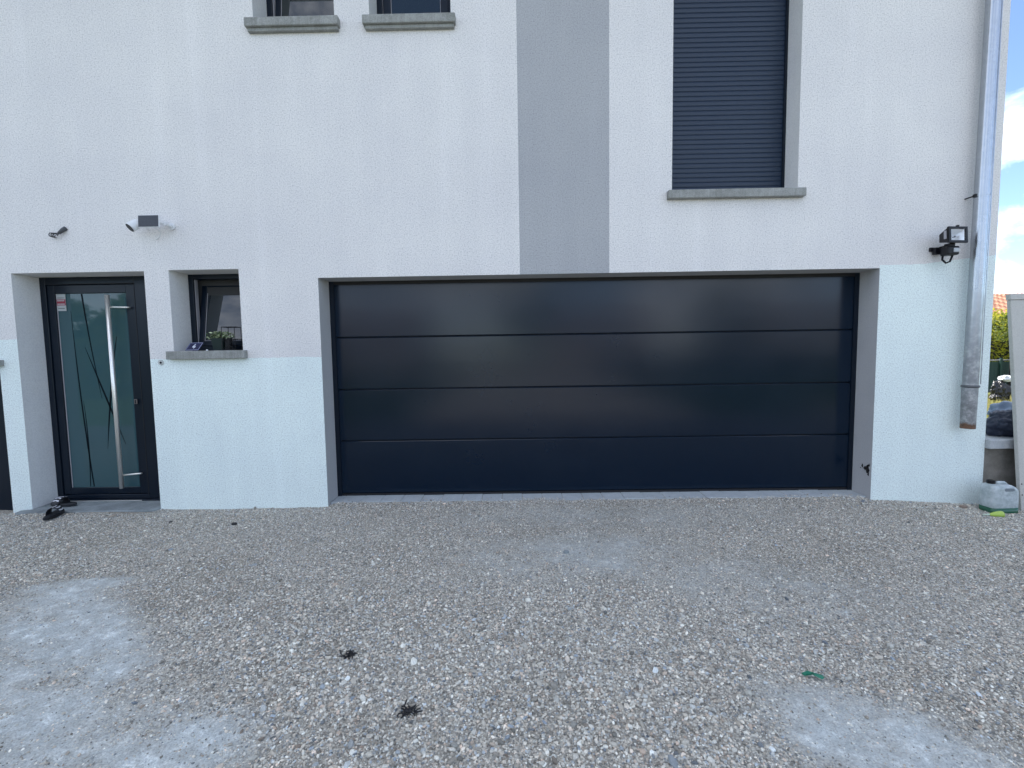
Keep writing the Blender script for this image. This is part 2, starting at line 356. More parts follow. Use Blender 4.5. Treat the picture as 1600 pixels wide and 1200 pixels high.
go['label'] = 'loose pale grey gravel stones covering the driveway'
g = bpy.data.node_groups.new('scatter_stones', 'GeometryNodeTree')
g.interface.new_socket('Geometry', in_out='INPUT', socket_type='NodeSocketGeometry'); g.interface.new_socket('Geometry', in_out='OUTPUT', socket_type='NodeSocketGeometry')
gi = g.nodes.new('NodeGroupInput'); gz = g.nodes.new('NodeGroupOutput'); iop = g.nodes.new('GeometryNodeInstanceOnPoints')
ci = g.nodes.new('GeometryNodeCollectionInfo'); ci.inputs[0].default_value = protos; ci.inputs['Separate Children'].default_value = True; ci.inputs['Reset Children'].default_value = True
na = g.nodes.new('GeometryNodeInputNamedAttribute'); na.data_type = 'FLOAT'; na.inputs[0].default_value = 'rad'
nr = g.nodes.new('GeometryNodeInputNamedAttribute'); nr.data_type = 'FLOAT_VECTOR'; nr.inputs[0].default_value = 'rot'
e2r = g.nodes.new('FunctionNodeEulerToRotation'); rv = g.nodes.new('FunctionNodeRandomValue'); rv.data_type = 'INT'
for s_ in rv.inputs:
    if s_.name == 'Min' and s_.type == 'INT': s_.default_value = 0
    if s_.name == 'Max' and s_.type == 'INT': s_.default_value = 6
ro = [s_ for s_ in rv.outputs if s_.type == 'INT'][0]
gl = g.links.new
gl(gi.outputs[0], iop.inputs['Points']); gl(ci.outputs[0], iop.inputs['Instance']); iop.inputs['Pick Instance'].default_value = True
gl(ro, iop.inputs['Instance Index']); gl([q for q in na.outputs if q.enabled][0], iop.inputs['Scale'])
gl([q for q in nr.outputs if q.enabled][0], e2r.inputs[0]); gl(e2r.outputs[0], iop.inputs['Rotation']); gl(iop.outputs[0], gz.inputs[0])
go.modifiers.new('scatter', 'NODES').node_group = g

# ------------------------------------------------------------------ house
HX0, HX1, HTOP, HY1 = -15.0, 6.012, 5.75, 8.5  # left end stretched out of view to keep the verge in shade
house = thing('house', 'two storey white rendered house with grey stripe and wide navy garage door', 'house')
OPEN = {  # x0,x1,z0,z1,depth, reveal material
 'garage': (0, 5.0, -.3, 2.082, .34, 1), 'door': (-2.777, -1.568, -.3, 2.168, .36, 2), 'small': (-1.345, -.712, 1.425, 2.173, .36, 2),
 'up1': (-.462, .243, 4.26, 5.2, .36, 2), 'up2': (.545, 1.248, 4.26, 5.2, .36, 2), 'tall': (3.157, 4.257, 2.765, 5.0, .36, 2),
 'store': (-3.90, -2.962, -.3, 1.335, .36, 2)}
wx = sorted({HX0, HX1}|{v for o_ in OPEN.values() for v in o_[:2]}); wz = sorted({-.3, HTOP}|{v for o_ in OPEN.values() for v in o_[2:4]})
wb = MB()
for i in range(len(wx)-1):
    for j in range(len(wz)-1):
        mx, mz = (wx[i]+wx[i+1])/2, (wz[j]+wz[j+1])/2
        if any(o_[0] < mx < o_[1] and o_[2] < mz < o_[3] for o_ in OPEN.values()): continue
        wb.quad((wx[i],0,wz[j]),(wx[i+1],0,wz[j]),(wx[i+1],0,wz[j+1]),(wx[i],0,wz[j+1]))
for (x0, x1, z0, z1, dp, m) in OPEN.values():
    wb.quad((x0,0,z0),(x0,0,z1),(x0,dp,z1),(x0,dp,z0), m=m); wb.quad((x1,0,z0),(x1,dp,z0),(x1,dp,z1),(x1,0,z1), m=m)
    wb.quad((x0,0,z1),(x1,0,z1),(x1,dp,z1),(x0,dp,z1), m=m)
    if z0 > 0: wb.quad((x0,0,z0),(x0,dp,z0),(x1,dp,z0),(x1,0,z0), m=m)
wb.quad((HX1,0,-.3),(HX1,HY1,-.3),(HX1,HY1,HTOP),(HX1,0,HTOP)); wb.quad((HX0,0,-.3),(HX0,0,HTOP),(HX0,HY1,HTOP),(HX0,HY1,-.3))
wb.quad((HX0,HY1,-.3),(HX0,HY1,HTOP),(HX1,HY1,HTOP),(HX1,HY1,-.3))
me = bpy.data.meshes.new('wall'); me.from_pydata(wb.v, [], wb.f)
for m in (M['render'], M['reveal_grey'], M['reveal_white']): me.materials.append(m)
me.polygons.foreach_set('material_index', wb.mi)
bm = bmesh.new(); bm.from_mesh(me); bmesh.ops.remove_doubles(bm, verts=bm.verts, dist=1e-5); bm.to_mesh(me); bm.free()
wall = bpy.data.objects.new('wall', me); C.objects.link(wall); wall.parent = house
# slab closing off the rooms; their dimness is put into its dark colour
MB().box(HX0+.1, HX1-.1, .362, .42, -.2, HTOP-.05).build('room_dark_slab', MT('dim_interior', (.05,.05,.05), .9).m, house)
# roof and gutter (above the picture)
rf = MB(); EY, EZ = -.38, 5.78
rf.v += [(HX0-.3,EY,EZ),(HX1+.3,EY,EZ),(HX1+.3,4.25,EZ+2.0),(HX0-.3,4.25,EZ+2.0),(HX0-.3,8.9,EZ),(HX1+.3,8.9,EZ)]
rf.v += [(a, b, c-.18) for a, b, c in rf.v[:6]]
rf.f += [(0,1,2,3),(3,2,5,4),(6,9,8,7),(9,10,11,8),(0,6,7,1),(4,5,11,10),(1,7,8,2),(2,8,11,5),(0,3,9,6),(3,4,10,9)]; rf.mi += [0]*10
M['tile'] = MT('terracotta', (.30, .13, .075), .85); M['tile'].bump(M['tile'].noise(30, 3, .6), .01, .5); M['tile'] = M['tile'].m
rf.build('roof', M['tile'], house)
MB().tube([(HX0-.3,-.44,5.66),(HX1+.3,-.44,5.66)], .065, 14).build('gutter', M['zinc'], house, smooth=True)

# sills
def sill(x0, x1, zt, h, y0=-.055, y1=.25):
    b = MB(); nseg = 14
    b.box(x0, x1, y0, y1, zt-h, zt); o_ = b.build('sill', M['sill'], house, bevel=.006); return o_
sill(-1.383, -.672, 1.446, .075); sill(3.113, 4.303, 2.776, .072)
for x0, x1 in ((-.512, .292), (.498, 1.290)):
    s_ = sill(x0, x1, 4.272, .072, -.06)
    MB().box(x0+.015, x1-.012, -.035, .2, 4.17, 4.1995).build('sill_bed', M['sill'], house, bevel=.004)
sill(-3.95, -2.915, 1.392, .056)
# garage door
gd = bpy.data.objects.new('garage_door', None); C.objects.link(gd); gd.parent = house; ORG[gd.name] = Vector((0,0,0))
zs = [.013, .551, 1.052, 1.553, 2.10]
for k in range(4):
    z0, z1 = zs[k]+(.002 if k else .018), zs[k+1]-.002
    b = MB(); x0, x1 = .045, 4.955; pr = []
    # chamfered edges and a slight crown
    prof = [(z0, .262), (z0+.003, .2475), (z0+.008, .2432), ((z0+z1)/2, .2428), (z1-.008, .2432), (z1-.003, .2475), (z1, .262), (z1, .29), (z0, .29)]
    n_ = len(prof); 
    for xx in (x0, x1): b.v += [(xx, yy, z_) for z_, yy in prof]
    for i in range(n_): j = (i+1) % n_; b.f.append((i, j, n_+j, n_+i)); b.mi.append(0)
    b.f.append(tuple(range(n_))); b.f.append(tuple(range(n_, 2*n_))); b.mi += [0, 0]
    o_ = b.build('door_panel', M['garage'], gd)
MB().box(.05, 4.95, .264, .288, .03, 2.09).build('backing_sheet', M['seal'], gd)
for a0 in (0, 4.957): MB().box(a0, a0+.043, .235, .30, -.01, 2.082).build('side_guide', M['frame'], gd)
MB().box(.044, 4.956, .236, .30, 2.05, 2.0815).build('head_trim', M['seal'], gd)
MB().box(.044, 4.956, .242, .285, .004, .030).build('bottom_seal', M['seal'], gd)
# pavers in front of the garage door: part of the setting
pv = bpy.data.objects.new('pavement', None); C.objects.link(pv); struct(pv); ORG[pv.name] = Vector((0,0,0))
xp = .003; k = 0; base = None
while xp < 4.99:
    wd = .080 if k == 0 else .1915; wd = min(wd, 4.997-xp); zt = .009+random.uniform(-.0025, .0025)
    q = MB().box(xp+.002, xp+wd-.002, .045+random.uniform(-.003,.003), .30, -.09, zt).build('paver', M['paver'], pv, bevel=.004); xp += wd; k += 1
MB().box(.0, 5.0, .05, .30, -.09, -.004).build('joint_sand', M['slab'], pv)

# entrance door
ed = bpy.data.objects.new('entrance_door', None); C.objects.link(ed); ed.parent = house; ORG[ed.name] = Vector((0,0,0))
MB().ring((-2.777, -1.568, .012, 2.168), (-2.722, -1.868+.0, .052, 2.098), .24, .32).build('door_frame', M['frame'], ed, bevel=.004)
MB().box(-1.868, -1.62, .236, .2395, .052, 2.1).build('frame_cover', M['frame'], ed)
MB().ring((-2.718, -1.872, .056, 2.094), (-2.652, -1.962, .118, 2.016), .252, .31).build('door_leaf', M['frame'], ed, bevel=.003)
MB().box(-1.867, -1.861, .2335, .236, .05, 2.1).box(-2.72, -1.86, .2375, .2395, 2.101, 2.106).build('shadow_joint', M['seal'], ed)
MB().box(-2.66, -1.955, .270, .276, .11, 2.024).build('glass_pane', M['door_glass'], ed)
MB().box(-2.651, -2.643, .266, .2695, .12, 2.014).build('glazing_bead', M['bead'], ed)
MB().box(-2.777, -1.568, .19, .30, -.02, .011).build('door_threshold', M['frame'], ed, bevel=.003)
MB().box(-2.70, -1.90, .185, .1895, .002, .010).build('threshold_strip', M['steel'], ed)
def strip(pts, w0=.004, w1=.004, wm=.010, y=.2685):
    """tapering curved groove in the glass"""
    b = MB(); n_ = 14; P = []
    a, m_, c = [Vector((p[0], 0, p[1])) for p in pts]
    for i in range(n_+1):
        t = i/n_; P.append(a*(1-t)**2*1+(2*m_-.5*a-.5*c)*2*t*(1-t)+c*t*t)
    for i, p in enumerate(P):
        t = i/n_; wdt = (w0*(1-t)+w1*t)+wm*math.sin(math.pi*t); d_ = (P[min(i+1, n_)]-P[max(i-1, 0)]).normalized(); nn = Vector((d_.z, 0, -d_.x))
        for yy in (y, y+.0012):
            for s_ in (-1, 1): q = p+nn*s_*wdt/2; b.v.append((q.x, yy, q.z))
    for i in range(n_):
        k0, k1 = i*4, i*4+4
        for q in ((0,1,1,0),): b.f.append((k0, k0+1, k1+1, k1)); b.mi.append(0)
        b.f.append((k0, k1, k1+2, k0+2)); b.f.append((k0+1, k0+3, k1+3, k1+1)); b.mi += [0, 0]
    return b.build('etched_line', M['etch'], ed)
strip([(-2.404, 2.012), (-2.352, 1.50), (-2.285, 1.00)], .015, .002, .002)
strip([(-2.097, 1.60), (-2.192, 1.06), (-2.268, .50)], .005, .001, .015)
strip([(-2.522, 1.85), (-2.490, .98), (-2.433, .125)], .002, .011, .006)
strip([(-2.412, 1.50), (-2.245, 1.01), (-2.085, .545)], .002, .004, .013)
strip([(-2.47, .98), (-2.455, .55), (-2.47, .125)], .001, .005, .008)
hd = MB().tube([(-2.062, .16, .135), (-2.062, .16, 1.985)], .0185, 28).build('pull_handle', M['steel'], ed, smooth=True)
for z_ in (.262, 1.872): MB().tube([(-2.055, .165, z_), (-1.93, .222, z_), (-1.915, .238, z_)], .0085, 12).build('handle_bracket', M['steel'], ed, smooth=True)
MB().box(-1.940, -1.910, .230, .2355, .945, .992).build('lock_escutcheon', MT('dull_lock', (.16, .14, .135), .4, .5).m, ed, bevel=.010, seg=3)
MB().box(-1.929, -1.921, .2275, .2295, .950, .986).build('keyhole', M['black'], ed)
def sticker():
    s_ = bpy.data.objects.new('sticker', None); C.objects.link(s_); s_.parent = ed
    MB().box(-2.646, -2.558, .2640, .2652, 1.852, 2.012).build('label_sheet', MT('pale_sticker', (.42, .44, .44), .5).m, ed)
    red = MT('red_print', (.28, .02, .045), .5).m; wht = MT('white_print', (.55, .55, .56), .5).m; dk = MT('dark_print', (.06, .07, .07), .5).m
    for z0, z1, m in ((1.905, 1.962, red),): MB().box(-2.645, -2.560, .2630, .2638, z0, z1).build('printed_band', m, ed)
    b = MB()
    for z0 in (1.945, 1.912):
        xx = -2.638
        while xx < -2.57:
            ww = random.uniform(.004, .009); b.box(xx, xx+ww, .2620, .2627, z0, z0+.010); xx += ww+.003
    struct(b.build('printed_text', wht, ed), 'stuff')
    b = MB()
    for z0 in (1.972, 1.872):
        xx = -2.636
        while xx < -2.575:
            ww = random.uniform(.003, .008); b.box(xx, xx+ww, .2630, .2637, z0, z0+.008); xx += ww+.003
    struct(b.build('printed_text', dk, ed), 'stuff'); bpy.data.objects.remove(s_)
sticker()
# slab in front of the entrance
q = MB(); q.v += [(-2.84,-.10,-.2),(-1.60,-.055,-.2),(-1.569,-.0,-.2),(-1.569,.24,-.2),(-2.776,.24,-.2),(-2.776,.0,-.2),(-2.86,-.03,-.2)]
q.v += [(a, b, .001 if b > .1 else -.006) for a, b, c in q.v]; q.f += [tuple(range(7)), tuple(range(7, 14))]+[(i, (i+1) % 7, 7+(i+1) % 7, 7+i) for i in range(7)]; q.mi += [0]*9
sl = q.build('doorstep', M['slab'], bevel=.006); struct(sl)
# store opening left of entrance
MB().box(-3.90, -2.962, .10, .16, -.2, 1.335).build('store_door', M['frame'], house, bevel=.003)

# windows
def window(name, x0, x1, z0, z1, tilt=0, fw_=.05, sash=.055, tape=False):
    wo = bpy.data.objects.new(name, None); C.objects.link(wo); wo.parent = house; ORG[wo.name] = Vector((0,0,0))
    MB().ring((x0, x1, z0, z1), (x0+fw_, x1-fw_, z0+fw_, z1-fw_), .24, .31).build('window_frame', M['frame'], wo, bevel=.004)
    MB().box(x0+fw_, x0+fw_+.006, .262, .30, z0+fw_, z1-fw_).build('frame_gasket', M['bead'], wo)
    T = Matrix.Translation((0, .262, z0+fw_)) @ Matrix.Rotation(-tilt, 4, 'X') @ Matrix.Translation((0, -.262, -z0-fw_))
    a, b_, c, d_ = x0+fw_+.003, x1-fw_-.003, z0+fw_+.003, z1-fw_-.003
    MB().ring((a, b_, c, d_), (a+sash, b_-sash, c+sash, d_-sash), .258, .315, T=T).build('window_sash', M['frame'], wo, bevel=.004)
    i0, i1, j0, j1 = a+sash, b_-sash, c+sash, d_-sash
    MB().box(i0-.002, i1+.002, .274, .280, j0-.002, j1+.002, T=T).build('glass_pane', M['glass'], wo)
    MB().ring((i0, i1, j0, j1), (i0+.005, i1-.005, j0+.005, j1-.005), .270, .2735, T=T).build('glazing_bead', M['bead'], wo)
    if tape: MB().box(i1-.035, i1-.005, .268, .2695, j0+.045, j0+.053).build('white_catch', M['white_plastic'], wo)
    return wo
window('tilted_window', -1.345, -.712, 1.447, 2.173, math.radians(10), .045, .05)
window('upper_window', -.462, .243, 4.262, 5.2, math.radians(7), .05, .05)
window('upper_window', .545, 1.248, 4.262, 5.2, 0, .05, .07, True)
# roller shutter
rs = bpy.data.objects.new('roller_shutter', None); C.objects.link(rs); rs.parent = house; ORG[rs.name] = Vector((0,0,0))
x0, x1 = 3.157, 4.257; pitch = .0425
MB().box(x0, x0+.022, .205, .26, 2.777, 5.0).build('guide_rail', M['frame'], rs); MB().box(x1-.022, x1, .205, .26, 2.777, 5.0).build('guide_rail', M['frame'], rs)
proto = None; k = 0; z_ = 2.80
MB().box(x0+.023, x1-.023, .214, .234, 2.7775, 2.798).build('bottom_bar', M['shutter'], rs)
while z_ < 4.98:
    if proto is None:
        b = MB(); pr = [(-.0210, .2236), (-.0180, .2205), (-.009, .2192), (.005, .2186), (.012, .2194), (.0210, .2234), (.0210, .236), (-.0210, .238)]
        n_ = len(pr)
        for xx in (x0+.02, x1-.02): b.v += [(xx, yy, z0) for z0, yy in pr]
        for i in range(n_): j = (i+1) % n_; b.f.append((i, j, n_+j, n_+i)); b.mi.append(0)
        b.f += [tuple(range(n_)), tuple(range(n_, 2*n_))]; b.mi += [0, 0]
        proto = b.build('slat', M['shutter'], rs); c_ = proto
    else: c_ = proto.copy(); C.objects.link(c_); c_.parent = rs
    c_.location = (0, random.uniform(-.0003, .0003), z_+.0205)
    z_ += pitch

# downpipe
dp = bpy.data.objects.new('downpipe', None); C.objects.link(dp); dp.parent = house; ORG[dp.name] = Vector((0,0,0))
px, py, pr_ = 5.783, -.092, .053
b = MB().tube([(px-.022, py, 1.00), (px-.012, py, 2.68), (px, py, 4.9), (px-.01, py-.03, 5.15), (px-.05, -.32, 5.50), (px-.05, -.42, 5.66)], pr_, 32, caps=False)
b.build('pipe', M['zinc'], dp, smooth=True)
def flared(z0, z1, r0, r1, xx):
    b = MB().tube([(xx, py, z0), (xx, py, z1)], [r0, r1], 32, caps=False); b.tube([(xx, py, z1), (xx, py, z0+.001)], [r1-.003, r0-.003], 32, caps=False); return b
flared(.655, 1.03, .052, .0555, px-.024).build('pipe_boot', M['zinc'], dp, smooth=True)
MB().tube([(px-.022, py, 1.018), (px-.022, py, 1.024), (px-.022, py, 1.034), (px-.022, py, 1.040)], [.057, .0625, .0625, .057], 32).build('pipe_collar', MT('dull_steel_ring', (.12,.125,.13), .5, .6).m, dp, smooth=True)
MB().tube([(px-.012, py, 2.655), (px-.012, py, 2.673)], .0565, 32).build('pipe_clip', M['zinc'], dp)
MB().tube([(px-.07, py+.0, 2.662), (px-.078, py, 2.662)], .012, 10).tube([(px-.07, py, 2.664), (px-.068, 0, 2.664)], .006, 8).box(px-.082, px-.06, py-.012, py+.012, 2.652, 2.676).build('clip_bolt', M['black'], dp)
MB().box(px+.012, px+.018, py-.054, py-.050, 1.05, 4.85).build('pipe_seam', M['zinc'], dp)

# jamb damage and marks
b = MB(); pts = []
for cx_, cz_, rx, rz in ((.045, .258, .022, .05), (.075, .262, .018, .018), (.11, .278, .010, .022), (.03, .30, .012, .015), (.13, .255, .006, .006), (.035, .215, .012, .018)):
    n_ = 16; base_ = len(b.v); ph = random.random()*9
    ring = [(cx_+rx*math.cos(6.283*i/n_)*random.uniform(.6, 1.25), cz_+rz*math.sin(6.283*i/n_)*random.uniform(.6, 1.25)) for i in range(n_)]
    b.v += [(4.9985, p_[0], p_[1]) for p_ in ring]+[(4.9955, cx_+(p_[0]-cx_)*.6, cz_+(p_[1]-cz_)*.6) for p_ in ring]
    for i in range(n_): j = (i+1) % n_; b.f.append((base_+i, base_+j, base_+n_+j, base_+n_+i)); b.mi.append(0)
    b.f.append(tuple(base_+n_+i for i in range(n_))); b.mi.append(0)
b.build('broken_patch', MT('black_foam', (.006,.006,.006), .9).m, house)
MB().tube([(-1.470, .001, 1.346), (-1.470, -.009, 1.346)], [.026, .024], 20).build('cable_hole_ring', MT('grey_grommet', (.5,.52,.5), .6).m, house)
MB().tube([(-1.466, -.0095, 1.344), (-1.466, -.012, 1.344)], .010, 14).build('cable_hole', M['black'], house)

# ------------------------------------------------------------------ camera light on the wall
sc_ = thing('security_camera', 'white cylindrical security camera with small solar panel, left above the little window', 'camera', (-1.30, 0, 2.56))
MB().tube([(-1.283, -.001, 2.553), (-1.283, -.014, 2.553)], .030, 20).tube([(-1.283, -.014, 2.553), (-1.295, -.05, 2.560)], [.016, .012], 14).tube([(-1.296, -.045, 2.560), (-1.296, -.075, 2.562)], .020, 16).build('wall_mount', M['white_plastic'], sc_, smooth=False, bevel=.002)
MB().tube([(-1.296, -.065, 2.562), (-1.40, -.095, 2.572), (-1.52, -.10, 2.555)], .010, 12).build('arm', M['white_plastic'], sc_, smooth=True)
ax = Vector((-.46, -.66, -.72)).normalized(); c0 = Vector((-1.512, -.095, 2.566))
MB().tube([c0-ax*.005, c0, c0+ax*.012, c0+ax*.072, c0+ax*.082], [.028, .036, .041, .042, .040], 28).build('camera_body', M['white_plastic'], sc_, smooth=False, bevel=.0)
MB().tube([c0+ax*.0825, c0+ax*.0835], [.0375, .0375], 28).build('lens', M['black'], sc_)
TT = Matrix.Translation((-1.385, -.135, 2.566)) @ Matrix.Rotation(math.radians(-3), 4, 'X')
MB().box(-.092, .092, -.006, .006, -.054, .054, T=TT).build('panel_frame', M['white_plastic'], sc_, bevel=.004)
MB().box(-.087, .087, -.0085, -.0065, -.048, .048, T=TT).build('solar_panel', M['solar'], sc_)
MB().tube([(-1.385, -.125, 2.56), (-1.39, -.10, 2.56)], .012, 12).build('panel_joint', M['white_plastic'], sc_)
MB().tube([(-1.40, -.12, 2.52), (-1.42, -.09, 2.498), (-1.445, -.08, 2.508), (-1.45, -.09, 2.53)], .0028, 8).tube([(-1.36, -.11, 2.525), (-1.35, -.05, 2.49), (-1.40, -.012, 2.455), (-1.435, -.006, 2.44)], .0028, 8).build('cable', M['white_plastic'], sc_, smooth=True)
# dark hook with cable ends
hk = thing('cable_stub', 'short dark bundle of cable ends sticking out of the wall above the entrance door', 'cable', (-2.26, 0, 2.53))
MB().tube([(-2.243, .002, 2.556), (-2.258, -.018, 2.536), (-2.285, -.028, 2.506)], [.021, .017, .012], 10).build('sleeve', MT('grey_sleeve', (.07, .075, .08), .5).m, hk, smooth=True)
b = MB()
for a0 in range(3):
    lp = [(-2.285, -.028, 2.506)]
    for i in range(9): t = i/8*5.2+a0*1.1; lp.append((-2.312-.012*a0+.019*math.cos(t), -.034-.006*a0, 2.484+.018*math.sin(t)+.004*a0))
    b.tube(lp, .0042, 6)
b.build('wire_end', MT('grey_wire', (.03, .033, .036), .5).m, hk, smooth=True)

# ------------------------------------------------------------------ floodlight
fl = thing('floodlight', 'black halogen floodlight with motion sensor beside the downpipe', 'light', (5.53, 0, 2.25))
MB().box(5.42, 5.53, -.02, 0, 2.215, 2.250).box(5.435, 5.525, -.05, -.018, 2.185, 2.24).box(5.47, 5.515, -.11, -.045, 2.20, 2.25).build('bracket', M['black'], fl, bevel=.004)
R = Matrix.Translation((5.50, -.135, 2.318)) @ Matrix.Rotation(math.radians(6), 4, 'Z') @ Matrix.Rotation(math.radians(-4), 4, 'X')
def fp(x, y, z): return tuple(R @ Vector((x, y, z)))
hw, hh = .082, .062
b = MB()
fr = [fp(-hw, -.03, -hh), fp(hw, -.03, -hh), fp(hw, -.03, hh), fp(-hw, -.03, hh)]; bk = [fp(-hw*.5, .075, -hh*.55), fp(hw*.5, .075, -hh*.55), fp(hw*.5, .075, hh*.55), fp(-hw*.5, .075, hh*.55)]
b.v += fr+bk; b.f += [(4,5,6,7)]+[(i, (i+1) % 4, 4+(i+1) % 4, 4+i) for i in range(4)]; b.mi += [0]*5
b.build('lamp_housing', M['black'], fl)
for i in range(5):
    xx = -.05+.025*i; MB().box(xx*.5-.002, xx*.5+.002, .0755, .088, -.030, .030, T=R).build('cooling_fin', M['black'], fl)
MB().ring((-hw-.006, hw+.006, -hh-.006, hh+.006), (-hw+.014, hw-.014, -hh+.014, hh-.014), -.048, -.03, T=R).build('front_frame', M['black'], fl, bevel=.002)
# reflector: pyramid trough of bright metal
b = MB(); a_ = hw-.012; c_ = hh-.012
o4 = [fp(-a_, -.036, -c_), fp(a_, -.036, -c_), fp(a_, -.036, c_), fp(-a_, -.036, c_)]; i4 = [fp(-a_*.55, .02, -c_*.2), fp(a_*.55, .02, -c_*.2), fp(a_*.55, .02, c_*.2), fp(-a_*.55, .02, c_*.2)]
b.v += o4+i4; b.f += [(4,5,6,7)]+[(i, (i+1) % 4, 4+(i+1) % 4, 4+i) for i in range(4)]; b.mi += [0]*5
rm = MT('crumpled_reflector', (.85,.87,.88), .3, .6); rm.bump(rm.noise(40, 2, .5), .004, .5); b.build('reflector', rm.m, fl)
MB().tube([fp(-.045, -.008, -.004), fp(.045, -.008, -.004)], .006, 10).build('bulb', MT('bulb_glass', (.8,.8,.8), .1).m, fl, smooth=True)
MB().box(-.008, .010, -.016, .0, -.014, -.002, T=R).build('bulb_clip', M['black'], fl)
gm = MT('clear_cover', (1,1,1), .02); gm.p.inputs['Transmission Weight'].default_value = 1; gm.p.inputs['IOR'].default_value = 1.45
MB().box(-a_, a_, -.044, -.041, -c_, c_, T=R).build('cover_glass', gm.m, fl)
MB().box(-.008, .008, -.05, -.03, hh+.006, hh+.018, T=R).build('top_clip', M['black'], fl, bevel=.002)
MB().box(-hw-.018, -hw-.010, -.030, -.014, -hh*.5, hh*.6, T=R).build('side_label', M['bead'], fl)
MB().box(5.478, 5.522, -.14, -.08, 2.232, 2.262).build('neck', M['black'], fl, bevel=.004)
MB().box(5.45, 5.55, -.155, -.075, 2.160, 2.235).build('sensor_body', M['black'], fl, bevel=.012)
MB().box(5.495, 5.542, -.162, -.150, 2.180, 2.217).build('sensor_lens', MT('milky_lens', (.42,.44,.46), .25).m, fl, bevel=.006)
MB().tube([(5.475, -.08, 2.165), (5.462, -.09, 2.130), (5.485, -.10, 2.100), (5.52, -.10, 2.112), (5.54, -.10, 2.165)], .008, 10).build('cable', M['black'], fl, smooth=True)

# ------------------------------------------------------------------ things on the little sill
np_ = thing('house_number', 'small navy plate with white number 4 leaning on the window sill', 'number plate', (-1.19, .05, 1.447))
T = Matrix.Translation((-1.185, .005, 1.4475)) @ Matrix.Rotation(math.radians(-8), 4, 'Z') @ Matrix.Rotation(math.radians(-42), 4, 'X')
MB().box(-.07, .07, -.004, 0, 0, .10, T=T).build('plate', MT('navy_enamel', (.008, .010, .055), .25).m, np_, bevel=.002)
MB().ring((-.065, .065, .005, .095), (-.061, .061, .009, .091), -.0052, -.0042, T=T).build('white_border', MT('dull_white_line', (.3,.32,.45), .4).m, np_)
we = MT('white_enamel', (.8,.82,.85), .3).m
b = MB(); b.prism([(-.016, .040), (-.004, .078), (.004, .078), (-.007, .046), (.004, .046), (.004, .058), (.011, .058), (.011, .046), (.017, .046), (.017, .039), (.011, .039), (.011, .024), (.004, .024), (.004, .039), (-.016, .039)], -.0056, -.0046, T=T)
b.build('numeral_four', we, np_)
pp = thing('potted_plant', 'little white flowering plant in a dark green pot on the sill', 'plant', (-.98, .10, 1.447))
b = MB()
b.box(-.052, .052, -.045, .045, 0, .006); P = []
for z0, s_ in ((.0, .044), (.10, .056), (.113, .058), (.113, .052), (.095, .050)):
    for a0, c0_ in ((-1,-1),(1,-1),(1,1),(-1,1)): P.append((a0*s_, c0_*s_, z0))
b = MB(); b.v += P
for i in range(4):
    for k_ in range(4): b.f.append((i*4+k_, i*4+(k_+1) % 4, i*4+4+(k_+1) % 4, i*4+4+k_)); b.mi.append(0)
b.f += [(0,1,2,3), (16,17,18,19)]; b.mi += [0, 0]; b.v = [(x_-.975, y_+.10, z0+1.447) for x_, y_, z0 in b.v]
b.build('pot', MT('dark_green_pot', (.005, .016, .016), .4).m, pp, bevel=.003)
lf = MB(); lf2 = MB(); stb = MB()
for i in range(330):
    th = random.uniform(0, 6.283); rad = random.uniform(.0, .118)*(.6+.4*abs(math.cos(th))); hx = -.975+rad*1.15*math.cos(th); hy = .09+rad*.6*math.sin(th); hz = 1.572+random.uniform(-.02, .052)*(1-rad*2.2)
    if i % 3 == 0: stb.tube([(-.975+.3*(hx+.975), .1, 1.545), (hx, hy, hz)], .0014, 4)
    q = lf if random.random() < .45 else lf2; L_ = random.uniform(.010, .019)
    e = Vector((random.gauss(0,1), random.gauss(0,1), random.gauss(0,.6))).normalized()*L_; f_ = Vector((random.gauss(0,1), random.gauss(0,1), random.gauss(0,1))); f_ = (f_-e*f_.dot(e)/e.length_squared).normalized()*L_*.42
    c_ = Vector((hx, hy, hz)); q.quad(c_-e, c_+f_, c_+e, c_-f_)
lf.build('pale_leaves', MT('variegated_leaf', (.42, .48, .28), .6).m, pp); lf2.build('green_leaves', MT('green_leaf', (.07, .12, .045), .6).m, pp); stb.build('stems', MT('stem', (.06, .09, .03), .7).m, pp)
lt = thing('wire_lantern', 'small black wire frame stand on the sill right of the potted plant', 'stand', (-.86, .08, 1.447))
b = MB(); X0, X1, Y0, Y1, Z0, Z1 = -.922, -.803, .035, .135, 1.449, 1.660
for xx in (X0, X1):
    for yy in (Y0, Y1): b.tube([(xx, yy, Z0), (xx, yy, Z1)], .0032, 6)
for zz in (Z0+.002, Z0+.10, Z1):
    b.tube([(X0, Y0, zz), (X1, Y0, zz), (X1, Y1, zz), (X0, Y1, zz), (X0, Y0, zz)], .0032, 6)
b.tube([(X0, Y0, Z0+.10), (X1, Y0, Z0)], .003, 6); b.tube([(X1, Y0, Z0+.10), (X0, Y0, Z0)], .003, 6)
b.build('wire_frame', M['black'], lt); MB().tube([(-.895, .085, 1.450), (-.895, .085, 1.56)], [.030, .034], 16).build('candle_cup', M['black'], lt)
tag(MB().tube([(-1.052, .015, 1.4475), (-1.050, .015, 1.457)], [.010, .007], 7).build('pebble', M['white_plastic']), 'tiny white pebble on the sill between number plate and flower pot', 'pebble')

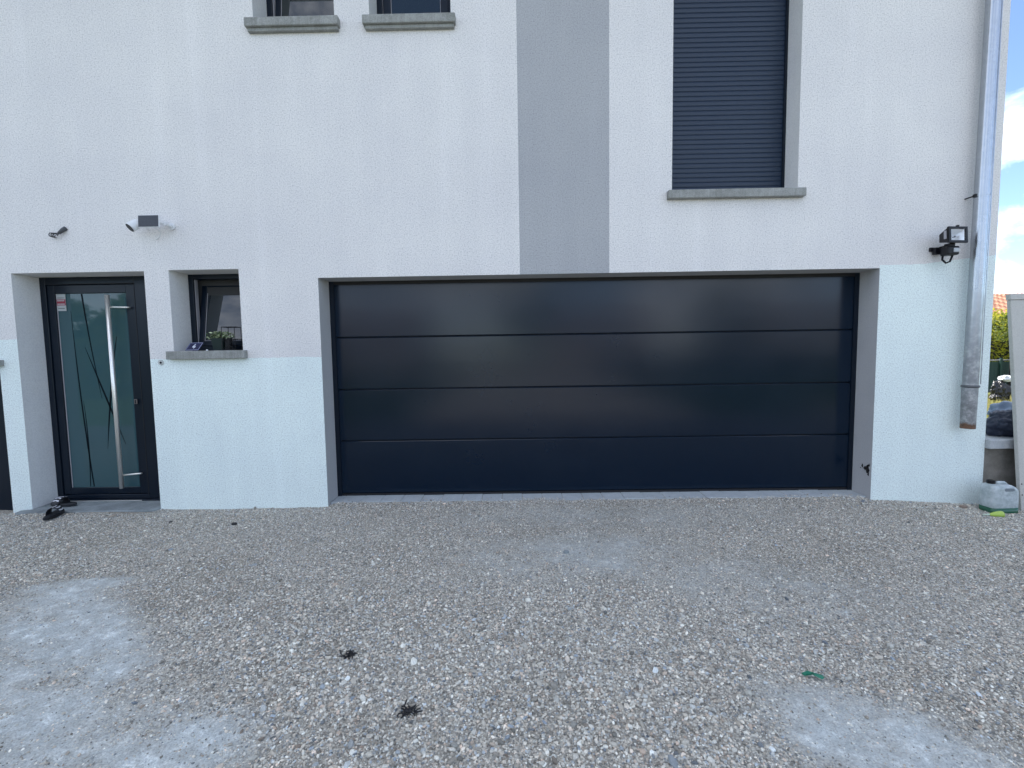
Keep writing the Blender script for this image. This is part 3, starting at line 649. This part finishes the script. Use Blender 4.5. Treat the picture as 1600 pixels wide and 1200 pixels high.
# ------------------------------------------------------------------ slippers
def slide(loc, rz, label, flip=1, tiltx=0):
    t = thing('slide_sandal', label, 'sandal', loc, 'pair of black slide sandals on the doorstep')
    T = Matrix.Translation(loc) @ Matrix.Rotation(rz, 4, 'Z') @ Matrix.Rotation(tiltx, 4, 'Y')
    n_ = 36; pts = []
    for i in range(n_):
        a0 = 6.283*i/n_; c_ = math.cos(a0); s_ = math.sin(a0); hwid = (.043+.008*c_)*(1-.10*math.exp(-(c_+.1)**2*6)); pts.append((.138*c_, hwid*s_+flip*.008*c_*c_))
    b = MB(); lay = [(0, .94), (.004, 1), (.020, 1.0), (.026, .95), (.023, .86)]
    for z0, k_ in lay: b.v += [(x_*k_, y_*k_, z0+.006*max(0, -x_/.138)**2) for x_, y_ in pts]
    for i in range(len(lay)-1):
        for k_ in range(n_): b.f.append((i*n_+k_, i*n_+(k_+1) % n_, (i+1)*n_+(k_+1) % n_, (i+1)*n_+k_)); b.mi.append(0)
    b.f += [tuple(range(n_)), tuple(range((len(lay)-1)*n_, len(lay)*n_))]; b.mi += [0, 0]; b.v = [tuple(T @ Vector(p)) for p in b.v]
    b.build('sole', MT('black_foam_sole', (.006, .008, .012), .55).m, t)
    def arch(x_, a_, r_=1.0): return Vector((x_-.012*math.sin(a_), math.cos(a_)*.053*r_+flip*.004, .012+math.sin(a_)*.068*r_))
    b = MB(); nn = 16; xs_ = [-.005, .02, .05, .075]; rs_ = [1.0, 1.02, .99, .93]
    for xx, rr_ in zip(xs_, rs_): b.v += [tuple(T @ arch(xx, math.pi*i/nn, rr_)) for i in range(nn+1)]
    for xx, rr_ in zip(xs_, rs_): b.v += [tuple(T @ arch(xx, math.pi*i/nn, rr_-.07)) for i in range(nn+1)]
    m_ = nn+1
    for j in range(3):
        for i in range(nn):
            for off in (0, 4*m_): q = off+j*m_+i; b.f.append((q, q+1, q+m_+1, q+m_)); b.mi.append(0)
    for j in (0, 3):
        for i in range(nn): q = j*m_+i; b.f.append((q, q+1, q+1+4*m_, q+4*m_)); b.mi.append(0)
    b.build('strap', MT('black_strap', (.012, .013, .018), .5).m, t, smooth=True)
    sm = MT('white_stripe', (.62, .62, .66), .6).m
    for k_ in range(5):
        a0 = math.pi*(.20+.15*k_); b = MB(); nn2 = 6
        for i in range(nn2+1):
            u_ = i/nn2; xx = .002+.068*u_; rr_ = (1.0+.02*math.sin(u_*3))*(1.05-.05*u_); kink = .10*(1-abs(2*u_-1))
            for da in (-.085, .085): b.v.append(tuple(T @ arch(xx, a0+da+kink, rr_)))
        for i in range(nn2): b.f.append((2*i, 2*i+1, 2*i+3, 2*i+2)); b.mi.append(0)
        o_ = b.build('stripe', sm, t); sol = o_.modifiers.new('thick', 'SOLIDIFY'); sol.thickness = .0012
    return t
slide((-2.375, -.195, -.006), math.radians(112), 'black slide sandal with white striped strap, nearer one, heel on the gravel', 1, math.radians(0))
slide((-2.56, .075, .002), math.radians(172), 'black slide sandal with white striped strap lying sideways against the entrance threshold', -1)

# ------------------------------------------------------------------ low wall, bags, panel, jerrycan, bottle (right edge)
lw = thing('low_wall', 'low rough rendered garden wall with pale coping joining the house corner', 'wall', (6.02, 0, -.1))
MB().box(6.013, 8.2, .02, .24, -.3, .452).build('wall_body', M['lowwall'], lw); 
for i in range(3): MB().box(5.995+.75*i if i else 6.0, 5.995+.75*(i+1)-.006, -.045 if i else -.045, .30, .4525, .538).build('coping_stone', M['coping'], lw, bevel=.008) if i else MB().box(6.0145, 6.739, -.045, .30, .4525, .538).build('coping_stone', M['coping'], lw, bevel=.008)
def lump(name, mat, cx_, cy, cz, rx, ry, rz_, seed, amp=.35, fr=3.2, fold=None):
    bm = bmesh.new(); bmesh.ops.create_icosphere(bm, subdivisions=5, radius=1); off = Vector((seed*7.1, seed*3.3, seed*1.7))
    for v in bm.verts:
        p = v.co.copy(); nn = noise.noise(p*fr*.5+off)*amp+abs(noise.noise(p*fr+off))*amp*.7+noise.noise(p*fr*3+off)*amp*.14
        if fold: nn += .04*math.sin((p.x*fold[0]+p.z*fold[1]+p.y*3+noise.noise(p*2+off)*2.5))
        k_ = 1+nn; q = p*k_; zz = max(q.z, -.72); v.co = Vector((cx_+q.x*rx, cy+q.y*ry, cz+zz*rz_))
    me = bpy.data.meshes.new(name); bm.to_mesh(me); bm.free(); me.materials.append(mat); me.shade_smooth(); o_ = bpy.data.objects.new(name, me); C.objects.link(o_); return o_
def cloth(name, base, rough=.7):
    m = MT(name, base, rough); m.bump(m.noise(14, 5, .6), .02, .7); return m.m
tag(lump('rubbish_sack', cloth('blue_grey_woven', (.13, .17, .24), .65), 6.62, .13, .625, .22, .14, .115, 3, .22, 2.6, (9, 24)), 'blue grey ribbed sack in front on the low wall coping', 'sack', 'sacks heaped on the low wall')
tag(lump('rubbish_sack', cloth('navy_fabric', (.022, .030, .055), .5), 6.36, .15, .635, .17, .12, .135, 5, .32, 3.4), 'dark navy crumpled bundle on the low wall beside the house corner', 'sack', 'sacks heaped on the low wall')
tag(lump('tarpaulin', cloth('pale_blue_sheet', (.24, .30, .42), .45), 6.72, .34, .66, .32, .14, .16, 9, .30, 3.0, (5, 12)), 'pale blue crumpled tarpaulin behind the sacks on the low wall', 'tarpaulin')
# leaning panel
pl = thing('leaning_panel', 'pale beige coated panel leaning against the low wall at the right edge', 'panel', (6.16, -.18, -.065))
ang = math.atan2(.20, 1.905); T = Matrix.Translation((6.175, -.185, -.068)) @ Matrix.Rotation(-ang, 4, 'X')
MB().box(0, .95, 0, .035, 0, 1.862, T=T).build('sheet', M['panel'], pl, bevel=.004)
MB().box(-.004, .954, -.006, .038, 1.865, 1.918, T=T).build('top_rail', M['panel'], pl, bevel=.004)
for z_ in (.14, .235): MB().tube([T @ Vector((.014, -.002, z_)), T @ Vector((.014, .001, z_))], .006, 8).build('screw', M['black'], pl)
# jerrycan
def jc():
    t = thing('jerrycan', 'cloudy white plastic jerrycan with green liquid by the house corner', 'jerrycan', (6.0, -.28, -.075))
    x0, zb = 5.835, -.072
    T = Matrix.Translation((x0, -.205, zb)) @ Matrix.Rotation(math.radians(2), 4, 'Z')
    W_, D_ = .243, .130
    def loft(sec, name, mat, grow=0, cap_top=True):
        b = MB(); n_ = 32
        for z_, xa, xb, inset in sec:
            cx_, hx = (xa+xb)/2, (xb-xa)/2-inset+grow; hy = D_/2-inset+grow
            for i in range(n_):
                a0 = 6.28318*(i+.5)/n_; c_, s_ = math.cos(a0), math.sin(a0); p_ = .34
                b.v.append(tuple(T @ Vector((cx_+hx*math.copysign(abs(c_)**p_, c_), hy*math.copysign(abs(s_)**p_, s_), z_))))
        m_ = len(sec)
        for i in range(m_-1):
            for k_ in range(n_): b.f.append((i*n_+k_, i*n_+(k_+1) % n_, (i+1)*n_+(k_+1) % n_, (i+1)*n_+k_)); b.mi.append(0)
        b.f += [tuple(range(n_)), tuple(range((m_-1)*n_, m_*n_))]; b.mi += [0, 0]
        o_ = b.build(name, mat, t, smooth=True); return o_
    m = MT('cloudy_polythene', (.50, .55, .57), .35)
    m.color(m.ramp(m.noise(22, 6, .7), [(.3, (.27, .32, .33)), (.5, (.42, .47, .48)), (.7, (.54, .58, .60))])); m.bump(m.noise(8, 4, .6), .012, .6)
    loft([(0, 0, W_, .012), (.004, 0, W_, .004), (.012, 0, W_, 0), (.10, .0, W_, -.002), (.195, 0, W_, 0), (.215, 0, W_-.006, .001), (.238, .001, W_-.030, .003), (.252, .003, W_-.048, .010), (.256, .006, W_-.056, .018)], 'can_body', m.m)
    sm_ = MT('painted_recess_shade', (.17, .20, .22), .5).m
    MB().prism([(.105, .205), (.165, .205), (.190, .214), (.178, .232), (.105, .234), (.097, .22)], -D_/2-.0015, D_/2+.0015, T=T).build('handle_recess_shade', sm_, t, bevel=.003)  # raised block; the handle recess's shade is put into its dark colour
    MB().tube([T @ Vector((.088, 0, .252)), T @ Vector((.10, 0, .268)), T @ Vector((.155, 0, .266)), T @ Vector((.185, 0, .243))], [.014, .014, .014, .012], 12).build('handle', m.m, t, smooth=True)
    MB().tube([T @ Vector((.040, 0, .25)), T @ Vector((.040, 0, .266))], .024, 20).build('spout', m.m, t)
    MB().tube([T @ Vector((.040, 0, .262)), T @ Vector((.040, 0, .266)), T @ Vector((.040, 0, .288)), T @ Vector((.040, 0, .291))], [.027, .029, .029, .026], 22).build('cap', M['black'], t)
    lm = MT('green_coolant', (.012, .085, .045), .25)
    loft([(-.001, 0, W_, .012), (.003, 0, W_, .004), (.012, 0, W_, 0), (.060, 0, W_, -.001)], 'liquid', lm.m, .0022)
jc()
bt = thing('squeeze_bottle', 'small lime green squeeze bottle with pale nozzle lying before the jerrycan', 'bottle', (5.82, -.42, -.05))
a_, b_ = Vector((5.69, -.335, -.040)), Vector((5.84, -.35, -.032)); d_ = (b_-a_).normalized()
MB().tube([a_+d_*t for t in (.045, .06, .085, .12, .145, .150)], [.008, .012, .020, .027, .027, .020], 18).build('bottle_body', MT('lime_plastic', (.38, .52, .09), .3).m, bt, smooth=True)
MB().tube([a_+d_*t for t in (0, .03, .046)], [.005, .007, .010], 12).build('nozzle', MT('pale_green_plastic', (.50, .60, .48), .35).m, bt, smooth=True)
tag(MB().box(5.70, 5.745, -.15, -.112, -.06, -.030).build('brick_scrap', MT('tan_brick', (.26, .20, .16), .9).m, bevel=.006), 'small tan brick fragment on the gravel left of the jerrycan', 'brick')

# ------------------------------------------------------------------ litter on the gravel
def tuft(cx_, cy, r_, label, seed):
    rg = random.Random(seed); b = MB()
    for i in range(30):
        p = Vector((cx_+rg.gauss(0, r_*.45), cy+rg.gauss(0, r_*.33), hz0(cx_, cy)+.006+rg.uniform(0, .012))); pts_ = [p]
        a0 = rg.uniform(0, 6.28)
        for k_ in range(3): a0 += rg.uniform(-.9, .9); p = p+Vector((math.cos(a0), math.sin(a0)*.8, rg.uniform(-.35, .35)))*rg.uniform(.006, .014); pts_.append(p)
        b.tube(pts_, rg.uniform(.0012, .0036), 5)
    return tag(b.build('black_scrap', M['seal']), label, 'litter', 'black scraps on the gravel')
def hz0(x_, y_): return float(hgt(np.array([x_]), np.array([y_]))[0])
tuft(.965, -2.115, .029, 'black frayed scrap on the gravel, farther left of the two', 1); tuft(1.322, -2.45, .024, 'black frayed scrap on the gravel, nearest the camera', 2)
b = MB(); gx, gy = 3.015, -2.28; z0 = hz0(gx, gy)+.013
g0 = [(-.045, .018, .004), (-.015, .022, .010), (.02, .008, .004), (.045, -.016, .010), (.030, -.022, .002), (-.005, -.004, .012), (-.038, .004, .002)]
b.quad(*[(gx+p[0]*.8, gy+p[1]*.8, z0+p[2]) for p in g0]); b.quad(*[(gx+p[0]*.9, gy+p[1]*.9-.002, z0+p[2]-.004) for p in g0])
tag(b.build('green_wrapper', MT('green_film', (.01, .17, .10), .35).m), 'torn green plastic scrap on the gravel at lower right', 'litter')
def rock(x_, y_, r_, mat, label, name='loose_stone', sd=0):
    rg = random.Random(sd); bm = bmesh.new(); bmesh.ops.create_icosphere(bm, subdivisions=2, radius=r_)
    for v in bm.verts: v.co = Vector((v.co.x*1.3, v.co.y, v.co.z*.7))*(1+rg.uniform(-.12, .12))+Vector((x_, y_, hz0(x_, y_)+r_*.35))
    me = bpy.data.meshes.new(name); bm.to_mesh(me); bm.free(); me.materials.append(mat); o_ = bpy.data.objects.new(name, me); C.objects.link(o_); return tag(o_, label, 'stone')
rock(2.095, -1.04, .017, M['slab'], 'lone dark grey stone on the pale patch before the garage door', sd=1)
rock(-.62, -.42, .018, MT('black_stone', (.02,.02,.02), .8).m, 'small black stone on gravel below the little window', sd=2)
rock(-1.20, -.36, .013, MT('dark_stone', (.03,.03,.03), .8).m, 'small dark stone on gravel right of the doorstep', sd=4)

# ------------------------------------------------------------------ background at right: grass, junk, fence, hedge, neighbour's roof
def leaves(name, mat, n_, box, size, parent=None, shape=None, seed=0):
    rg = np.random.default_rng(seed); x0, x1, y0, y1, z0, z1 = box
    c_ = np.stack([rg.uniform(x0, x1, n_), rg.uniform(y0, y1, n_), rg.uniform(z0, z1, n_)], 1)
    if shape is not None: c_ = c_[shape(c_, rg)]
    n_ = len(c_); e = rg.normal(size=(n_, 3)); e /= np.linalg.norm(e, axis=1)[:, None]; f_ = rg.normal(size=(n_, 3)); f_ -= e*(e*f_).sum(1)[:, None]; f_ /= np.linalg.norm(f_, axis=1)[:, None]
    s_ = size*rg.uniform(.6, 1.3, n_)[:, None]; e *= s_; f_ *= s_*.5
    V = np.stack([c_-e, c_+f_, c_+e, c_-f_], 1).reshape(-1, 3); o_ = ORG.get(parent.name, Vector()) if parent else Vector()
    V -= np.array(o_); me = bpy.data.meshes.new(name); me.vertices.add(len(V)); me.vertices.foreach_set('co', V.ravel().astype('f'))
    me.loops.add(4*n_); me.loops.foreach_set('vertex_index', np.arange(4*n_, dtype='i')); me.polygons.add(n_); me.polygons.foreach_set('loop_start', np.arange(0, 4*n_, 4, dtype='i')); me.update(calc_edges=True)
    me.materials.append(mat); ob = bpy.data.objects.new(name, me); C.objects.link(ob)
    if parent: ob.parent = parent
    return ob
def leafmat(name, a, b):
    m = MT(name, a, .6, spec=.3); m.color(m.ramp(m.noise(3, 5, .7), [(.35, a), (.65, b)])); tr = m.n('ShaderNodeBsdfTranslucent'); mx = m.n('ShaderNodeMixShader'); mx.inputs[0].default_value = .35
    tr.inputs[0].default_value = (*[min(1, q*1.6) for q in b], 1); o_ = m.t.nodes['Material Output']; m.l(m.p.outputs[0], mx.inputs[1]); m.l(tr.outputs[0], mx.inputs[2]); m.l(mx.outputs[0], o_.inputs[0]); return m.m
def crownshape(cx_, cy, cz, rx, ry, rz_, fr=1.2, seed=0, thr=.35):
    def f(c_, rg):
        d_ = np.sqrt(((c_[:, 0]-cx_)/rx)**2+((c_[:, 1]-cy)/ry)**2+((c_[:, 2]-cz)/rz_)**2)
        nn = vnoise(c_[:, 0]+c_[:, 2]*.7, c_[:, 1]+c_[:, 2]*.5, fr, seed); return (d_ < .75+.4*nn) & (nn+rg.random(len(c_))*.5 > thr) & (d_ > .35)
    return f
hg = thing('hedge', 'tall sunlit yellow green hedge behind the mesh fence', 'hedge', (19, 12.4, 0))
leaves('foliage', leafmat('yellow_green_leaf', (.16, .17, .012), (.42, .40, .04)), 26000, (16.5, 23, 11.6, 13.4, .1, 2.75), .055, hg, lambda c_, rg: (c_[:, 2] < 2.35+.35*vnoise(c_[:, 0], c_[:, 1], 2.2, 21)) & (vnoise(c_[:, 0]+c_[:, 2], c_[:, 2]*1.3+c_[:, 1], 3.5, 22)+rg.random(len(c_)) > .62), 5)
MB().box(16.7, 22.8, 12.2, 13.0, -.1, 2.1).build('branch_mass', MT('dark_twigs', (.02, .022, .01), .9).m, hg)
tk = MB()
for i in range(9): xx = 17+.7*i; tk.tube([(xx, 12.1, -.1), (xx+random.uniform(-.1,.1), 12.0, 1.2), (xx+random.uniform(-.3,.3), 12.2, 2.2)], [.05, .04, .015], 7)
tk.build('stems', MT('bark', (.04, .032, .025), .9).m, hg)
fe = thing('mesh_fence', 'dark green mesh garden fence with netting below the hedge', 'fence', (17, 10, 0))
fg = MT('fence_green', (.012, .045, .035), .5).m
nb = MB()
for i in range(60): xx = 14.4+i*.1; nb.box(xx-.004, xx+.004, 9.998, 10.002, -.1, .88)
for i in range(11): zz = -.05+i*.09; nb.box(14.4, 20.4, 10.003, 10.007, zz-.004, zz+.004)
nb.build('wire_mesh', fg, fe)
MB().box(14.4, 20.4, 10.03, 10.036, -.1, .84).build('shade_netting', cloth('green_netting', (.03, .065, .055), .8), fe)
for i in range(4): MB().box(14.6+1.95*i-.03, 14.6+1.95*i+.03, 9.97, 10.02, -.1, .96).build('post', fg, fe)
MB().tube([(14.4, 10, .90), (20.4, 10, .89)], .012, 6).build('top_wire', M['bead'], fe)
tr = thing('young_tree', 'thin dark tree trunk standing in front of the mesh fence', 'tree', (16.75, 9.9, -.1))
MB().tube([(16.72, 9.85, -.2), (16.76, 9.85, .5), (16.74, 9.85, 1.3), (16.80, 9.85, 2.1)], [.09, .07, .055, .03], 10).build('trunk', MT('dark_bark', (.025, .022, .02), .9).m, tr, smooth=True)
leaves('crown', leafmat('dark_leaf', (.03, .05, .01), (.12, .15, .02)), 2600, (16.2, 17.5, 9.4, 10.4, 1.2, 2.5), .05, tr, crownshape(16.85, 9.85, 1.9, .6, .5, .6, 3, 4), 8)  # darker green leaf colour for the small crown
# junk: black bag with white sack and pale board
jk = thing('junk_heap', 'black bin bag with white sack on top among dry grass by the fence', 'rubbish', (14.6, 8, -.16))
for o_ in (lump('black_bag', cloth('black_polythene', (.012,.012,.014), .25), 14.55, 8.05, .12, .20, .16, .30, 12, .4, 3), lump('white_sack', cloth('white_polythene', (.62,.64,.66), .4), 14.72, 8.1, .46, .15, .12, .09, 14, .35, 3), lump('small_black_bag', cloth('black_sheet', (.015,.015,.018), .3), 14.32, 7.95, -.02, .10, .10, .09, 15, .4, 3)):
    o_.parent = jk; o_.location = (-14.6, -8, .16)
tag(MB().box(-.05, .05, -.02, .02, 0, .85, T=Matrix.Translation((14.62, 7.80, -.17)) @ Matrix.Rotation(math.radians(33), 4, 'Y')).build('pale_board', MT('pale_timber', (.55, .53, .47), .7).m, bevel=.004), 'pale board propped diagonally against the black bag by the fence', 'board')
gm_ = leafmat('dry_grass', (.16, .15, .04), (.34, .31, .12))
def grassblades():
    rg = np.random.default_rng(5); n_ = 9000; x_ = rg.uniform(11, 17, n_); y_ = rg.uniform(5.5, 9.8, n_); h_ = rg.uniform(.06, .20, n_)*(.4+1.2*vnoise(x_, y_, 1.5, 31)); a0 = rg.uniform(0, 6.28, n_); l_ = rg.normal(0, .35, (n_, 2))*h_[:, None]
    b0 = np.stack([x_-.006*np.cos(a0), y_-.006*np.sin(a0), 0*x_-.165], 1); b1 = np.stack([x_+.006*np.cos(a0), y_+.006*np.sin(a0), 0*x_-.165], 1); tp = np.stack([x_+l_[:, 0], y_+l_[:, 1], -.165+h_], 1)
    V = np.stack([b0, b1, tp], 1).reshape(-1, 3); me = bpy.data.meshes.new('dry_grass'); me.from_pydata(V.tolist(), [], np.arange(3*n_).reshape(-1, 3).tolist()); me.materials.append(gm_)
    o_ = bpy.data.objects.new('dry_grass', me); C.objects.link(o_); struct(o_, 'stuff'); o_['label'] = 'dry yellow green grass in front of the mesh fence'
grassblades()
# neighbour's house beyond the hedge
nh = thing('neighbour_house', 'distant cream house with orange brown tiled roof showing above the hedge', 'house', (35, 28, 0))
MB().box(29, 45, 26, 36, -.16, 3.3).build('wall', conc('cream_render', (.5,.46,.38), (.56,.52,.44)), nh)
tb = MB()
for r_ in range(16):
    for c_ in range(54):
        x_ = 28.6+c_*.31; y_ = 25.6+r_*.33; z_ = 3.25+r_*.115
        tb.v += [(x_, y_, z_+.02), (x_+.15, y_, z_+.075), (x_+.30, y_, z_+.02), (x_+.30, y_+.36, z_+.115), (x_+.15, y_+.36, z_+.17), (x_, y_+.36, z_+.115)]
        q = len(tb.v)-6; tb.f += [(q, q+1, q+4, q+5), (q+1, q+2, q+3, q+4)]; tb.mi += [c_*7 % 3 if (r_*5+c_*3) % 4 else 1]*2
tb.f += []; tm = [MT('roof_tile_a', (.36, .17, .10), .85).m, MT('roof_tile_b', (.25, .11, .07), .85).m, MT('roof_tile_c', (.44, .25, .16), .85).m]
to = tb.build('roof_tiles', tm, nh); struct(to, 'stuff')
MB().quad((28.6,25.7,3.2),(45.4,25.7,3.2),(45.4,31,5.04),(28.6,31,5.04)).quad((28.6,31,5.04),(45.4,31,5.04),(45.4,36.4,3.2),(28.6,36.4,3.2)).build('roof_deck', MT('roof_felt', (.08,.05,.04), .9).m, nh)

# ------------------------------------------------------------------ invented street side behind the viewpoint (added for its reflection in doors and glass)
def backhouse(name, label, x0, x1, y0, h, wc, rc, dep=9):
    t = thing(name, label, 'house', ((x0+x1)/2, y0, 0)); y1 = y0-dep
    MB().box(x0, x1, y1, y0, -.16, h).build('wall', conc('street_render', tuple(q*.9 for q in wc), wc), t)
    e = .4; ry = (y0+y1)/2; b = MB(); b.v += [(x0-e,y0+e,h-.1),(x1+e,y0+e,h-.1),(x1+e,ry,h+2.1),(x0-e,ry,h+2.1),(x0-e,y1-e,h-.1),(x1+e,y1-e,h-.1)]; b.f += [(0,1,2,3),(3,2,5,4),(0,3,4),(1,5,2),(0,4,5,1)]; b.mi += [0]*5
    b.build('roof', MT('street_roof', rc, .85).m, t)
    n_ = int((x1-x0)/3)
    for i in range(n_):
        for z0 in ([.9, 3.5] if h > 4.5 else [.9]):
            xx = x0+1.2+i*3; f_ = MB().box(xx, xx+1.1, y0, y0+.04, z0, z0+1.25).build('window', M['white_plastic'], t); MB().box(xx+.08, xx+1.02, y0+.041, y0+.05, z0+.08, z0+1.17).build('pane', M['glass'], f_)
backhouse('invented_house', 'invented cream house with terracotta roof across the street, mirrored in the garage door left half', -22, -7, -36, 3.4, (.34, .32, .31), (.15, .12, .12))
backhouse('invented_house', 'invented pinkish house with brown roof across the street, mirrored in the garage door middle', 5.0, 15.0, -40, 3.6, (.42, .38, .37), (.15, .12, .12))
backhouse('invented_house', 'invented white house with red roof across the street, mirrored in the garage door right half', 20, 34, -34, 3.4, (.46, .45, .44), (.16, .13, .12))
def tree(x_, y_, h, r_, label, a, b_, seed):
    t = thing('invented_tree', label, 'tree', (x_, y_, -.16), 'invented trees across the street'); rg = random.Random(seed)
    MB().tube([(x_, y_, -.2), (x_+.1, y_, h*.3), (x_-.05, y_+.1, h*.6), (x_, y_, h*.85)], [.22, .17, .1, .03], 9).build('trunk', MT('brown_bark', (.07,.055,.04), .9).m, t, smooth=True)
    leaves('crown', leafmat('street_leaf', a, b_), 7000, (x_-r_*1.2, x_+r_*1.2, y_-r_*1.2, y_+r_*1.2, h*.25, h*1.1), .16, t, crownshape(x_, y_, h*.66, r_, r_, h*.40, .9, seed), seed)
tree(-13.0, -13.2, 3.7, 1.3, 'invented broad green tree on the lawn behind the viewpoint, far left', (.03,.06,.02), (.09,.14,.04), 41)
tree(-17.5, -15, 4.1, 1.5, 'invented tall green tree on the lawn behind the viewpoint, leftmost', (.03,.05,.02), (.08,.12,.04), 44)
tree(17.5, -30, 6.0, 2.6, 'invented round green tree across the street between two houses', (.04,.07,.02), (.11,.15,.04), 42)
tree(2.6, -30, 6.4, 2.4, 'invented dark green tree across the street left of the pinkish house', (.02,.045,.018), (.06,.10,.03), 43)
hb = thing('invented_hedge', 'invented clipped green hedge along the lawn behind the viewpoint, left of the drive', 'hedge', (-14, -12, 0), 'invented hedges along the road')  # unseen hedge added to darken the reflection in the door glass
leaves('foliage', leafmat('hedge_leaf', (.03,.055,.015), (.09,.13,.035)), 16000, (-30, -5, -12.6, -11.6, -.1, 2.1), .11, hb, None, 51); MB().box(-30, -5, -12.4, -11.8, -.1, 1.9).build('branch_mass', MT('dark_inner_twigs', (.02,.025,.012), .9).m, hb)
hb = thing('invented_hedge', 'invented clipped green hedge along the lawn behind the viewpoint, right of the drive', 'hedge', (16, -21.5, 0), 'invented hedges along the road')
leaves('foliage', leafmat('hedge_leaf', (.03,.055,.015), (.09,.13,.035)), 9000, (6.5, 30, -22.2, -21.2, -.1, 1.35), .11, hb, None, 52); MB().box(6.5, 30, -22.0, -21.4, -.1, 1.2).build('branch_mass', MT('dark_inner_twigs', (.02,.025,.012), .9).m, hb)
